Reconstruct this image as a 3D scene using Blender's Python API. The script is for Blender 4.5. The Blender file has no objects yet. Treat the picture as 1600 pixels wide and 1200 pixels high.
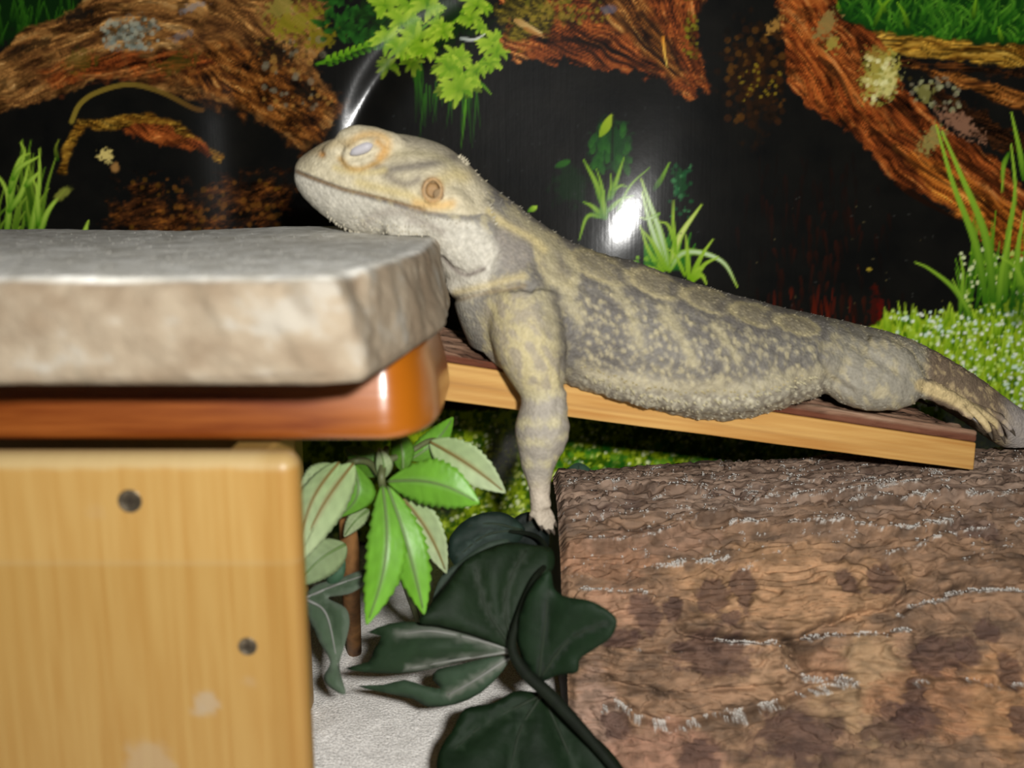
import bpy, bmesh, math, random
import numpy as np
from mathutils import Vector
from mathutils.geometry import delaunay_2d_cdt

random.seed(7)
rng = np.random.default_rng(7)
CM = 0.01
SC = bpy.context.scene
COL = SC.collection

# ------------------------------------------------------------------ camera, world, flash, exposure
PITCH = math.radians(12.0)
FPX = 1600.0
EYE = np.array([0.0, 0.0, 20.0])            # centimetres
cam_d = bpy.data.cameras.new('camera')
cam_d.sensor_width = 36.0
cam_d.lens = 36.0
cam_d.clip_start = 0.005
cam_d.clip_end = 20
cam_d.dof.use_dof = True
cam_d.dof.focus_distance = 0.425
cam_d.dof.aperture_fstop = 10.0
cam = bpy.data.objects.new('camera', cam_d)
cam.location = EYE * CM
cam.rotation_euler = (math.pi / 2 - PITCH, 0, 0)
COL.objects.link(cam)
SC.camera = cam

world = bpy.data.worlds.new('world')
world.use_nodes = True
world.node_tree.nodes['Background'].inputs[0].default_value = (1.0, 0.93, 0.85, 1)
world.node_tree.nodes['Background'].inputs[1].default_value = 0.014
SC.world = world

FLASH_POS = np.array([4.5, -8.0, 25.6])
fl_d = bpy.data.lights.new('camera_flash', 'AREA')
fl_d.shape = 'RECTANGLE'
fl_d.size = 0.026
fl_d.size_y = 0.016
fl_d.energy = 2.9
fl_d.color = (1.0, 0.985, 0.95)
fl = bpy.data.objects.new('camera_flash', fl_d)
fl.location = FLASH_POS * CM
fl.rotation_euler = (math.pi / 2 - math.radians(8), 0, 0)
COL.objects.link(fl)

SC.view_settings.view_transform = 'Standard'
SC.view_settings.look = 'None'
SC.view_settings.gamma = 1.0
SC.view_settings.use_curve_mapping = False
SC.view_settings.exposure = 0.0

# ------------------------------------------------------------------ helpers
_f = np.array([0, math.cos(PITCH), -math.sin(PITCH)])
_u = np.array([0, math.sin(PITCH), math.cos(PITCH)])
_r = np.array([1.0, 0, 0])


def P(px, py, Y):
    """point in centimetres that a 1600x1200 pixel shows at distance Y"""
    d = _f + _r * ((px - 800) / FPX) + _u * ((600 - py) / FPX)
    return EYE + d * (Y / d[1])


def proj(p):
    q = np.asarray(p, float) - EYE
    w = q @ _f
    return 800 + FPX * (q @ _r) / w, 600 - FPX * (q @ _u) / w


def lin(c):
    c = np.asarray(c, float) / 255.0
    return np.where(c <= 0.04045, c / 12.92, ((c + 0.055) / 1.055) ** 2.4)


def alb(c, Y):
    """surface colour that the flash shows as the sRGB value c at distance Y"""
    e = 0.8 * (60.0 / (Y + 8.0)) ** 2 * 0.93
    return np.clip(lin(c) / e, 0.0, 0.95)


def sstep(a, b, x):
    t = np.clip((x - a) / (b - a), 0, 1)
    return t * t * (3 - 2 * t)


def mix(a, b, t):
    t = np.asarray(t)[..., None]
    return np.asarray(a) * (1 - t) + np.asarray(b) * t


def _hash(ix, iy, iz, seed):
    h = (ix * 374761393 + iy * 668265263 + iz * 2147483647 + seed * 1274126177) & 0xFFFFFFFF
    h = ((h ^ (h >> 13)) * 1274126177) & 0xFFFFFFFF
    h = h ^ (h >> 16)
    return (h & 0xFFFFFF) / float(0xFFFFFF)


def noise(x, y, z=None, seed=0):
    x = np.asarray(x, float)
    y = np.asarray(y, float)
    ix = np.floor(x).astype(np.int64)
    iy = np.floor(y).astype(np.int64)
    fx = x - ix
    fy = y - iy
    fx = fx * fx * (3 - 2 * fx)
    fy = fy * fy * (3 - 2 * fy)

    def layer(iz):
        a = _hash(ix, iy, iz, seed)
        b = _hash(ix + 1, iy, iz, seed)
        c = _hash(ix, iy + 1, iz, seed)
        d = _hash(ix + 1, iy + 1, iz, seed)
        return (a * (1 - fx) + b * fx) * (1 - fy) + (c * (1 - fx) + d * fx) * fy
    if z is None:
        return layer(np.int64(0))
    z = np.asarray(z, float)
    iz = np.floor(z).astype(np.int64)
    fz = z - iz
    fz = fz * fz * (3 - 2 * fz)
    return layer(iz) * (1 - fz) + layer(iz + 1) * fz


def fbm(x, y, z=None, seed=0, octs=4, gain=0.5):
    s = 0.0
    a = 1.0
    t = 0.0
    for k in range(octs):
        s = s + a * noise(np.asarray(x) * 2 ** k + 17.3 * k, np.asarray(y) * 2 ** k + 9.1 * k,
                          None if z is None else np.asarray(z) * 2 ** k + 4.7 * k, seed + k * 13)
        t += a
        a *= gain
    return s / t


def worley(x, y, seed=0):
    """distance to the nearest jittered cell point"""
    ix, iy = np.floor(x).astype(np.int64), np.floor(y).astype(np.int64)
    best = np.full(np.shape(x), 9.0)
    for a in (-1, 0, 1):
        for b in (-1, 0, 1):
            jx = _hash(ix + a, iy + b, np.int64(1), seed)
            jy = _hash(ix + a, iy + b, np.int64(2), seed)
            best = np.minimum(best, np.hypot(ix + a + .15 + .7 * jx - x, iy + b + .15 + .7 * jy - y))
    return best


def tag(o, label=None, cat=None, group=None, kind=None):
    if label:
        o['label'] = label
    if cat:
        o['category'] = cat
    if group:
        o['group'] = group
    if kind:
        o['kind'] = kind
    return o


def empty(name, loc):
    o = bpy.data.objects.new(name, None)
    o.empty_display_size = 0.01
    o.location = np.asarray(loc) * CM
    COL.objects.link(o)
    return o


def make(name, verts, faces, mat, parent=None, smooth=True, cols=None):
    """one mesh object; verts in centimetres in world space"""
    v = np.asarray(verts, float) * CM
    if parent is not None:
        off = np.zeros(3)
        q = parent
        while q is not None:
            off = off + np.array(q.location)
            q = q.parent
        v = v - off
    me = bpy.data.meshes.new(name)
    if isinstance(faces, np.ndarray) and faces.ndim == 2:
        k = faces.shape[1]
        n = len(faces)
        me.vertices.add(len(v))
        me.vertices.foreach_set('co', v.astype(np.float32).ravel())
        me.loops.add(n * k)
        me.loops.foreach_set('vertex_index', faces.astype(np.int32).ravel())
        me.polygons.add(n)
        me.polygons.foreach_set('loop_start', np.arange(0, n * k, k, dtype=np.int32))
        me.update(calc_edges=True)
        me.validate()
    else:
        me.from_pydata([tuple(p) for p in v], [], [tuple(int(i) for i in f) for f in faces])
        me.update()
    if cols is not None:
        set_cols(me, cols)
    if smooth:
        me.polygons.foreach_set('use_smooth', np.ones(len(me.polygons), dtype=bool))
    me.materials.append(mat)
    o = bpy.data.objects.new(name, me)
    COL.objects.link(o)
    if parent is not None:
        o.parent = parent
    return o


def set_cols(me, cols):
    at = me.color_attributes.new('Col', 'FLOAT_COLOR', 'POINT')
    c = np.ones((len(me.vertices), 4), np.float32)
    c[:, :3] = np.asarray(cols)[:, :3]
    at.data.foreach_set('color', c.ravel())


def fix_normals(o):
    bm = bmesh.new()
    bm.from_mesh(o.data)
    bmesh.ops.recalc_face_normals(bm, faces=bm.faces)
    bm.to_mesh(o.data)
    bm.free()
    return o


def material(name, color=(0.5, 0.5, 0.5), rough=0.6, spec=0.4, vcol=False, metal=0.0, bump=None, var=None, coat=0.0,
             coat_rough=0.1):
    """bump: list of (kind, scale xyz, strength, distance); var: (scale xyz, low, high)"""
    m = bpy.data.materials.new(name)
    m.use_nodes = True
    nt = m.node_tree
    N, L = nt.nodes, nt.links
    b = N['Principled BSDF']
    b.inputs['Roughness'].default_value = rough
    b.inputs['Specular IOR Level'].default_value = spec
    b.inputs['Metallic'].default_value = metal
    b.inputs['Coat Weight'].default_value = coat
    b.inputs['Coat Roughness'].default_value = coat_rough
    tc = N.new('ShaderNodeTexCoord')

    def mapped(scale):
        mp = N.new('ShaderNodeMapping')
        mp.inputs['Scale'].default_value = scale
        L.new(tc.outputs['Object'], mp.inputs['Vector'])
        return mp.outputs[0]
    if vcol:
        a = N.new('ShaderNodeVertexColor')
        a.layer_name = 'Col'
        src = a.outputs[0]
    else:
        a = N.new('ShaderNodeRGB')
        a.outputs[0].default_value = (*color, 1)
        src = a.outputs[0]
    if var:
        sc, lo, hi = var
        nz = N.new('ShaderNodeTexNoise')
        nz.inputs['Scale'].default_value = 1.0
        nz.inputs['Detail'].default_value = 5
        L.new(mapped(sc), nz.inputs['Vector'])
        mr = N.new('ShaderNodeMapRange')
        mr.inputs['From Min'].default_value = 0.3
        mr.inputs['From Max'].default_value = 0.7
        mr.inputs['To Min'].default_value = lo
        mr.inputs['To Max'].default_value = hi
        L.new(nz.outputs[0], mr.inputs['Value'])
        vm = N.new('ShaderNodeVectorMath')
        vm.operation = 'SCALE'
        L.new(src, vm.inputs[0])
        L.new(mr.outputs[0], vm.inputs['Scale'])
        src = vm.outputs[0]
    L.new(src, b.inputs['Base Color'])
    prev = None
    for kind, sc, st, dist in (bump or []):
        if kind == 'voronoi':
            t = N.new('ShaderNodeTexVoronoi')
            t.inputs['Scale'].default_value = 1.0
            L.new(mapped(sc), t.inputs['Vector'])
            h = t.outputs['Distance']
        else:
            t = N.new('ShaderNodeTexNoise')
            t.inputs['Scale'].default_value = 1.0
            t.inputs['Detail'].default_value = 4
            L.new(mapped(sc), t.inputs['Vector'])
            h = t.outputs[0]
        bp = N.new('ShaderNodeBump')
        bp.inputs['Strength'].default_value = st
        bp.inputs['Distance'].default_value = dist
        if kind == 'voronoi':
            bp.invert = True
        L.new(h, bp.inputs['Height'])
        if prev is not None:
            L.new(prev, bp.inputs['Normal'])
        prev = bp.outputs[0]
    if prev is not None:
        L.new(prev, b.inputs['Normal'])
        if coat:
            L.new(prev, b.inputs['Coat Normal'])
    return m


def catmull(pts, n):
    """smooth curve through points: n samples per span"""
    pts = np.asarray(pts, float)
    q = np.vstack([2 * pts[0] - pts[1], pts, 2 * pts[-1] - pts[-2]])
    out = []
    for i in range(1, len(q) - 2):
        for k in range(n):
            t = k / n
            a, b, c, d = q[i - 1], q[i], q[i + 1], q[i + 2]
            out.append(0.5 * (2 * b + (c - a) * t + (2 * a - 5 * b + 4 * c - d) * t * t + (3 * b - a - 3 * c + d) * t ** 3))
    out.append(pts[-1])
    return np.array(out)


def rings_mesh(rings):
    """closed tube from a list of equal point rings"""
    n = len(rings[0])
    v = np.vstack(rings + [rings[0].mean(0)[None], rings[-1].mean(0)[None]])
    f = []
    m = len(rings)
    for i in range(m - 1):
        for j in range(n):
            k = (j + 1) % n
            f.append((i * n + j, i * n + k, (i + 1) * n + k, (i + 1) * n + j))
    a, b = m * n, m * n + 1
    for j in range(n):
        k = (j + 1) % n
        f.append((a, k, j))
        f.append((b, (m - 1) * n + j, (m - 1) * n + k))
    return v, f


def tube(pts, radii, seg=10, span=4, ellip=1.0):
    """tapered tube along centimetre points"""
    pr = np.hstack([np.asarray(pts, float), np.asarray(radii, float)[:, None]])
    c = catmull(pr, span) if span > 1 else pr
    p, r = c[:, :3], np.maximum(c[:, 3], 1e-3)
    t = np.gradient(p, axis=0)
    t /= np.linalg.norm(t, axis=1)[:, None] + 1e-9
    rings = []
    ref = np.array([0.0, 1.0, 0.05])
    if abs(t[0] @ ref) > 0.9:
        ref = np.array([0.0, 0.1, 1.0])
    for i in range(len(p)):
        a = ref - t[i] * (ref @ t[i])
        a /= np.linalg.norm(a) + 1e-9
        b = np.cross(t[i], a)
        ref = a
        th = np.linspace(0, 2 * np.pi, seg, endpoint=False)
        rings.append(p[i] + r[i] * (np.cos(th)[:, None] * a * ellip + np.sin(th)[:, None] * b))
    return rings_mesh(rings)


def ball(c, rx, ry, rz, ang=0.0, seg=20):
    """ellipsoid: rx,rz in the side plane turned by ang, ry across (cm)"""
    v, f = [], []
    n = seg // 2
    rings = []
    for i in range(1, n):
        ph = math.pi * i / n
        th = np.linspace(0, 2 * np.pi, seg, endpoint=False)
        x = np.cos(th) * math.sin(ph) * rx
        y = np.sin(th) * math.sin(ph) * ry
        z = np.full(seg, math.cos(ph) * rz)
        ca, sa = math.cos(ang), math.sin(ang)
        rings.append(np.stack([x * ca - z * sa, y, x * sa + z * ca], 1) + c)
    return rings_mesh(rings)


def joined(parts):
    V, F, o = [], [], 0
    for v, f in parts:
        V.append(np.asarray(v))
        F += [tuple(i + o for i in q) for q in f]
        o += len(v)
    return np.vstack(V), F


def graded(n, r):
    """-1..1 with extra lines near both ends (r = rounded share)"""
    e = np.array([0, 0.12, 0.3, 0.55, 0.8, 1.0]) * r
    mid = np.linspace(-1 + r, 1 - r, n + 1)
    return np.unique(np.round(np.concatenate([-1 + e, mid, 1 - e]), 6))


def softbox(n, half, rad):
    """rounded box surface in local cm coords; returns verts, faces"""
    half = np.asarray(half, float)
    g = [graded(n[k], min(0.9, rad / half[k])) for k in range(3)]
    V, F = [], []
    idx = {}

    def vid(p):
        k = tuple(np.round(p, 6))
        if k not in idx:
            idx[k] = len(V)
            V.append(k)
        return idx[k]
    for ax in range(3):
        a, b = (ax + 1) % 3, (ax + 2) % 3
        for s in (-1, 1):
            ids = np.zeros((len(g[a]), len(g[b])), int)
            for i, x in enumerate(g[a]):
                for j, y in enumerate(g[b]):
                    p = [0, 0, 0]
                    p[ax], p[a], p[b] = s, x, y
                    ids[i, j] = vid(p)
            for i in range(len(g[a]) - 1):
                for j in range(len(g[b]) - 1):
                    q = (ids[i, j], ids[i + 1, j], ids[i + 1, j + 1], ids[i, j + 1])
                    F.append(q if s > 0 else q[::-1])
    q = np.array(V) * half
    inner = np.clip(q, -(half - rad), half - rad)
    d = q - inner
    d /= np.linalg.norm(d, axis=1)[:, None] + 1e-12
    return inner + d * rad, np.array(F)


def hexmap(v, half, c):
    """trilinear: local box coords -> 8 corners c[x][y][z]"""
    t = (v / np.asarray(half) + 1) / 2
    out = 0
    for i in (0, 1):
        for j in (0, 1):
            for k in (0, 1):
                w = (t[:, 0] if i else 1 - t[:, 0]) * (t[:, 1] if j else 1 - t[:, 1]) * (t[:, 2] if k else 1 - t[:, 2])
                out = out + w[:, None] * np.asarray(c[i][j][k])
    return out


def seg_dist(x, y, pts):
    """distance to a polyline and the running position 0..1 of the nearest point"""
    pts = np.asarray(pts, float)
    d = np.full(np.shape(x), 1e9)
    pos = np.zeros(np.shape(x))
    L = np.concatenate([[0], np.cumsum(np.linalg.norm(np.diff(pts[:, :2], axis=0), axis=1))])
    for i in range(len(pts) - 1):
        a, b = pts[i, :2], pts[i + 1, :2]
        ab = b - a
        t = np.clip(((x - a[0]) * ab[0] + (y - a[1]) * ab[1]) / (ab @ ab + 1e-9), 0, 1)
        dd = np.hypot(x - a[0] - t * ab[0], y - a[1] - t * ab[1])
        m = dd < d
        d = np.where(m, dd, d)
        pos = np.where(m, (L[i] + t * (L[i + 1] - L[i])) / (L[-1] + 1e-9), pos)
    return d, pos


def poly_sdf(x, y, poly):
    """signed distance to polygon, negative inside"""
    poly = np.asarray(poly, float)
    d, _ = seg_dist(x, y, np.vstack([poly, poly[:1]]))
    ins = np.zeros(np.shape(x), bool)
    n = len(poly)
    for i in range(n):
        a, b = poly[i], poly[(i + 1) % n]
        if a[1] == b[1]:
            continue
        c = (a[1] > y) != (b[1] > y)
        ins ^= c & (x < (b[0] - a[0]) * (y - a[1]) / (b[1] - a[1]) + a[0])
    return np.where(ins, -d, d)


# ------------------------------------------------------------------ setting: sand floor, back wall
def grid_faces(nr, nc):
    i = np.arange(nr - 1)[:, None] * nc + np.arange(nc - 1)[None]
    return np.stack([i, i + 1, i + 1 + nc, i + nc], -1).reshape(-1, 4)


def build_floor():
    xs = np.linspace(-36, 36, 300)
    ys = np.linspace(10, 56.0, 180)
    X, Y = np.meshgrid(xs, ys)
    x, y = X.ravel(), Y.ravel()
    z = 0.35 * (fbm(x / 5, y / 5, seed=3) - 0.75) + 0.06 * (noise(x / 0.5, y / 0.5, seed=5) - 0.5)
    z = np.minimum(z, 0.0)
    n = noise(x / 0.35, y / 0.35, seed=8)
    col = mix(alb((222, 218, 212), 37) * 1.45, alb((246, 242, 236), 37) * 1.45, n)
    m = material('sand', vcol=True, rough=0.9, spec=0.2, var=((1400, 1400, 1400), 0.62, 1.35),
                 bump=[('noise', (900, 900, 900), 0.7, 0.0008)])
    o = make('floor', np.stack([x, y, z], 1), grid_faces(180, 300), m, cols=col)
    tag(o, kind='structure')
    # back wall
    v, f = softbox((2, 1, 2), (36, 0.3, 17), 0.05)
    o = make('wall_back', v + np.array([0, 56.4, 17]), f, material('wall_paint', (0.05, 0.05, 0.05), 0.7), smooth=False)
    tag(o, kind='structure')


build_floor()


# ------------------------------------------------------------------ printed aquascape poster
YP = 52.0


class Print:
    def __init__(self, X, Y, Z):
        shp = X.shape
        p = np.stack([X.ravel(), Y.ravel(), Z.ravel()], 1)
        a, b = proj(p)
        self.x, self.y = a.reshape(shp), b.reshape(shp)
        self.c = np.zeros(shp + (3,))
        self.cx = self.x[shp[0] // 2]
        self.cy = self.y[:, shp[1] // 2]

    def win(self, x0, y0, x1, y1, pad=8):
        pad_x = pad + 0.04 * max(abs(x0 - 800), abs(x1 - 800))
        i0 = np.searchsorted(-self.cy, -(y1 + pad))
        i1 = np.searchsorted(-self.cy, -(y0 - pad))
        j0 = np.searchsorted(self.cx, x0 - pad_x)
        j1 = np.searchsorted(self.cx, x1 + pad_x)
        if i1 <= i0 or j1 <= j0:
            return None
        s = (slice(i0, i1), slice(j0, j1))
        return s, self.x[s], self.y[s]

    def put(self, s, col, a):
        a = np.clip(a, 0, 1)[..., None]
        self.c[s] = self.c[s] * (1 - a) + np.asarray(col) * a

    def blade(self, pts, w, c0, c1, alpha=1.0, shape='blade', shine=None):
        pts = catmull(pts, 5) if len(pts) > 2 else np.asarray(pts, float)
        r = self.win(pts[:, 0].min() - w, pts[:, 1].min() - w, pts[:, 0].max() + w, pts[:, 1].max() + w, 5)
        if r is None:
            return
        s, x, y = r
        d, t = seg_dist(x, y, pts)
        if shape == 'blade':
            hw = w * np.clip(1.15 - t, 0.0, 1) * (0.55 + 0.45 * np.minimum(1, t * 4))
        elif shape == 'leaf':
            hw = w * np.sin(np.pi * np.clip(0.06 + 0.94 * t, 0, 1)) ** 0.7
        else:
            hw = np.full_like(d, w)
        a = np.clip((hw - d) / 2.0 + 0.6, 0, 1) * (hw > 0.15) * alpha
        col = mix(c0, c1, t)
        if shine is not None:
            col = mix(col, shine, np.exp(-(d / (0.4 * w + 0.5)) ** 2) * 0.6 * np.sin(np.pi * t))
        self.put(s, col, a)

    def blob(self, cx, cy, rx, ry, col, alpha=1.0, rough=0.35, scale=9.0, seed=0, ang=0.0):
        R = max(rx, ry) * 1.5
        r = self.win(cx - R, cy - R, cx + R, cy + R)
        if r is None:
            return
        s, x, y = r
        ca, sa = math.cos(ang), math.sin(ang)
        u = ((x - cx) * ca + (y - cy) * sa) / rx
        v = (-(x - cx) * sa + (y - cy) * ca) / ry
        n = fbm(x / scale, y / scale, seed=seed, octs=3)
        d = np.hypot(u, v) + rough * (n - 0.5) * 3
        self.put(s, col, alpha * sstep(1.1, 0.55, d))

    def wood(self, poly, ang, pal, seed, along=70.0, across=7.0, ragged=8.0, contrast=1.0, curve=None, edge=3.0, gaps=.72, bright=1.0):
        poly = np.asarray(poly, float)
        r = self.win(poly[:, 0].min(), poly[:, 1].min(), poly[:, 0].max(), poly[:, 1].max(), 14)
        if r is None:
            return
        s, x, y = r
        d = poly_sdf(x, y, poly) + ragged * (fbm(x / 14, y / 14, seed=seed + 50, octs=3) - 0.5) * 2
        wx = x + 26 * (fbm(x / 60, y / 60, seed=seed + 1, octs=2) - 0.5)
        wy = y + 26 * (fbm(x / 60, y / 60, seed=seed + 2, octs=2) - 0.5)
        if curve is not None:                       # fibres follow a polyline
            dd, t = seg_dist(wx, wy, curve)
            L = np.linalg.norm(np.diff(np.asarray(curve, float), axis=0), axis=1).sum()
            side = np.zeros_like(dd)
            cv = np.asarray(curve, float)
            tang = cv[-1] - cv[0]
            side = np.sign((wx - cv[0, 0]) * tang[1] - (wy - cv[0, 1]) * tang[0])
            a, b = t * L, dd * side
        else:
            ca, sa = math.cos(ang), math.sin(ang)
            a = wx * ca + wy * sa
            b = -wx * sa + wy * ca
        n1 = fbm(a / along, b / across, seed=seed, octs=4, gain=0.62)
        n2 = fbm(a / (along * 0.4), b / (across * 0.4), seed=seed + 9, octs=3, gain=0.6)
        n3 = fbm(x / 45, y / 45, seed=seed + 5, octs=3)
        n = np.clip(0.5 + contrast * 1.9 * ((0.55 * n1 + 0.25 * n2 + 0.2 * n3) - 0.5), 0, 1)
        pal = np.asarray(pal)
        k = n * (len(pal) - 1)
        i = np.clip(k.astype(int), 0, len(pal) - 2)
        col = pal[i] + (pal[i + 1] - pal[i]) * (k - i)[..., None]
        gp = fbm(a / (along * .9), b / (across * .42), seed=seed + 21, octs=4, gain=.6)
        hl = fbm(a / (along * .5), b / (across * .3), seed=seed + 27, octs=3, gain=.6)
        blot = fbm(x / 22, y / 16, seed=seed + 31, octs=4, gain=.6)
        col = col * (1 - gaps * sstep(.52, .68, gp))[..., None]
        col = col * (1 - .6 * sstep(.55, .70, blot))[..., None]
        col = col * (1 + .75 * sstep(.58, .74, hl))[..., None]
        self.put(s, np.clip(col * 1.12 * bright, 0, .9), sstep(edge, -edge, d))

    def speckle(self, x0, y0, x1, y1, n, rmin, rmax, cols, alpha=0.8, poly=None, seed=0, stretch=1.0):
        g = np.random.default_rng(seed)
        for _ in range(n):
            px, py = g.uniform(x0, x1), g.uniform(y0, y1)
            if poly is not None and poly_sdf(np.array([px]), np.array([py]), poly)[0] > 0:
                continue
            rr = g.uniform(rmin, rmax)
            r = self.win(px - rr * 2, py - rr * 2 * stretch, px + rr * 2, py + rr * 2 * stretch, 3)
            if r is None:
                continue
            s, x, y = r
            d = np.hypot(x - px, (y - py) / stretch)
            self.put(s, cols[g.integers(len(cols))], alpha * np.clip((rr - d) / 1.5 + 0.5, 0, 1))


def pc(r, g, b):
    return alb((r, g, b), YP)


def build_poster():
    dense_x = np.arange(-31.0, 28.6, 0.079)
    xs = np.concatenate([[-36, -33], dense_x, [31, 35]])
    zs = np.concatenate([np.arange(0.15, 29.4, 0.077), [30.5, 33]])
    X, Z = np.meshgrid(xs, zs)
    # the sheet hangs slightly buckled: it leans back, with one soft fold and one sharp crease
    hx, _, hz = P(975, 348, YP)
    lean = -0.057 * (X - hx) + 0.094 * (Z - hz)
    D = 1.5 * np.tanh(lean / 1.5)
    fx, fz = P(1045, 180, YP)[[0, 2]] - P(930, 430, YP)[[0, 2]]
    fl_ = math.hypot(fx, fz)
    t = ((X - hx) * fz - (Z - hz) * fx) / fl_
    D += FOLD * np.log(np.cosh(t / 2.0))
    al = ((X - hx) * fx + (Z - hz) * fz) / fl_
    D += 0.16 * np.log(np.cosh(al / 4.0))
    D = 1.6 * np.tanh(D / 1.6)
    a2, b2 = P(600, 60, YP), P(520, 200, YP)
    vx, vz = b2[0] - a2[0], b2[2] - a2[2]
    L2 = math.hypot(vx, vz)
    vx, vz = vx / L2, vz / L2
    al2 = (X - a2[0]) * vx + (Z - a2[2]) * vz
    t2 = (X - a2[0]) * vz - (Z - a2[2]) * vx
    t2 = t2 + 0.05 * (al2 - L2 * .5) ** 2
    D += CREASE * np.exp(-((t2 + .57) / .8) ** 2) * np.exp(-((al2 - L2 * .35) / 4.2) ** 2)
    D += 0.42 * np.exp(-((X + 14.0) / 1.75) ** 2) * sstep(14, 18, Z) * sstep(26, 22, Z)
    D += 0.03 * np.sin(X / 3.1 + 1.0)
    p = Print(X, YP + D, Z)
    g = np.random.default_rng(21)
    x, y = p.x, p.y
    n = fbm(x / 40, y / 40, seed=2)
    p.c[:] = mix(pc(7, 8, 8), pc(20, 19, 16), n)
    BR = [pc(18, 9, 4), pc(54, 28, 10), pc(96, 54, 18), pc(126, 78, 32), pc(158, 114, 60)]
    RD = [pc(14, 7, 3), pc(58, 25, 8), pc(108, 50, 18), pc(138, 72, 28), pc(172, 112, 58)]
    DK = [pc(8, 6, 4), pc(24, 13, 6), pc(52, 27, 10), pc(86, 48, 18)]
    YL = [pc(40, 22, 6), pc(96, 62, 14), pc(140, 104, 34), pc(176, 140, 60)]
    GR = [pc(24, 60, 8), pc(66, 118, 16), pc(112, 158, 28), pc(160, 192, 60)]

    # upper left: dark green grass behind the log
    p.blob(40, 20, 130, 60, pc(10, 34, 8), 1, seed=4)
    for _ in range(60):
        bx, by = g.uniform(-20, 160), g.uniform(20, 90)
        p.blade([(bx, by), (bx + g.uniform(-20, 20), by - g.uniform(25, 70))], 2.5, pc(14, 46, 8), pc(46, 96, 18), 0.8)
    # the left driftwood trunk
    T1 = [(-30, 96), (0, 82), (40, 46), (100, 22), (170, -20), (520, -20), (505, 40), (512, 80), (486, 100), (505, 130), (528, 160),
          (515, 195), (478, 238), (440, 206), (380, 172), (330, 156), (296, 160), (262, 146), (215, 128), (160, 122), (110, 140),
          (60, 160), (0, 178), (-30, 186)]
    p.wood(T1, 0, [pc(26, 16, 8), pc(66, 40, 18), pc(98, 64, 30), pc(122, 86, 44), pc(146, 114, 70)], 11, gaps=.45, bright=1.25, along=40, across=10, contrast=1.1,
           curve=[(-60, 150), (60, 90), (180, 55), (290, 60), (400, 120), (520, 230)])
    p.wood([(330, 60), (420, 80), (500, 130), (528, 160), (515, 195), (478, 238), (440, 206), (380, 172), (330, 156), (270, 120)],
           0.65, BR, 14, along=28, across=9, contrast=1.3, ragged=20, edge=14)
    p.wood([(60, 120), (180, 80), (300, 80), (330, 100), (260, 120), (160, 118), (80, 142)], -0.2, RD, 17, along=60, across=6, ragged=14,
           edge=14, contrast=1.2)
    for cx, cy, rx, ry, col, al in [(205, 50, 34, 24, pc(96, 104, 92), .6), (120, 25, 30, 9, pc(20, 18, 14), .9), (55, 70, 24, 10, pc(26, 22, 12), .7),
                                    (130, 95, 28, 20, pc(72, 70, 16), .5), (275, 98, 36, 18, pc(60, 58, 14), .6), (430, 85, 34, 20, pc(22, 16, 10), .85),
                                    (480, 150, 18, 26, pc(20, 16, 10), .8), (465, 35, 42, 26, pc(120, 112, 22), .8), (500, 60, 34, 16, pc(110, 100, 16), .8),
                                    (440, 10, 30, 16, pc(130, 120, 50), .7), (300, 12, 22, 6, pc(120, 124, 128), .5), (285, 55, 20, 7, pc(104, 100, 100), .5),
                                    (20, 85, 26, 9, pc(20, 16, 10), .6)]:
        p.blob(cx, cy, rx, ry, col, al, rough=0.6, scale=6, seed=int(cx), ang=-0.3)
    p.speckle(160, 28, 250, 78, 90, 2, 5, [pc(120, 128, 118), pc(60, 62, 50), pc(150, 150, 130)], 0.6, seed=3)
    p.speckle(400, 60, 520, 170, 110, 2, 6, [pc(24, 18, 10), pc(150, 110, 50), pc(110, 104, 84)], 0.5, poly=T1, seed=5)
    # hollow under the trunk
    p.blade([(112, 190), (124, 164), (150, 145), (200, 132), (250, 143), (300, 168), (316, 172)], 3.6, pc(130, 112, 40), pc(84, 56, 24), 0.9, 'line')
    p.wood([(92, 270), (98, 225), (120, 186), (165, 184), (230, 178), (280, 192), (350, 245), (345, 254), (280, 212), (230, 198), (170, 204),
            (135, 200), (112, 230), (104, 272)], 0.2, YL, 31, along=40, across=5, ragged=6)
    p.wood([(190, 200), (240, 190), (300, 215), (352, 250), (290, 232), (225, 225)], 0.5, RD, 33, along=40, across=5, ragged=10, contrast=.8)
    p.blob(165, 243, 13, 11, pc(196, 176, 104), 1, rough=.5, scale=5, seed=2)
    p.blob(180, 262, 9, 8, pc(150, 110, 60), .9, seed=3)
    for cx, cy, rx, ry in [(215, 350, 30, 40), (225, 310, 22, 30), (290, 345, 60, 24), (375, 335, 50, 26), (400, 295, 46, 20), (330, 300, 30, 18), (420, 310, 30, 16)]:
        p.wood([(cx - rx, cy - ry * .6), (cx, cy - ry), (cx + rx, cy - ry * .7), (cx + rx, cy + ry * .5), (cx, cy + ry), (cx - rx, cy + ry * .8)],
               -0.3, DK + [pc(122, 72, 24)], int(cx), along=24, across=9, ragged=34, edge=16, contrast=1.5)
    p.speckle(200, 280, 440, 375, 120, 2, 5, [pc(112, 70, 24), pc(90, 60, 14), pc(14, 10, 6)], 0.5, seed=15)
    # left grass clump
    for _ in range(34):
        bx = g.uniform(-30, 62)
        by = g.uniform(340, 400)
        ln = g.uniform(40, 130)
        k = g.uniform(0.2, 1)
        tx = bx + g.uniform(-24, 40)
        c0, c1 = mix(GR[0], GR[1], k), mix(GR[1], GR[3], k)
        p.blade([(bx, by), ((bx + tx) / 2 + g.uniform(-10, 6), by - ln * .6), (tx, by - ln)], g.uniform(2.5, 4.5), c0 * .7, c1 * .7, 0.95)
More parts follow.
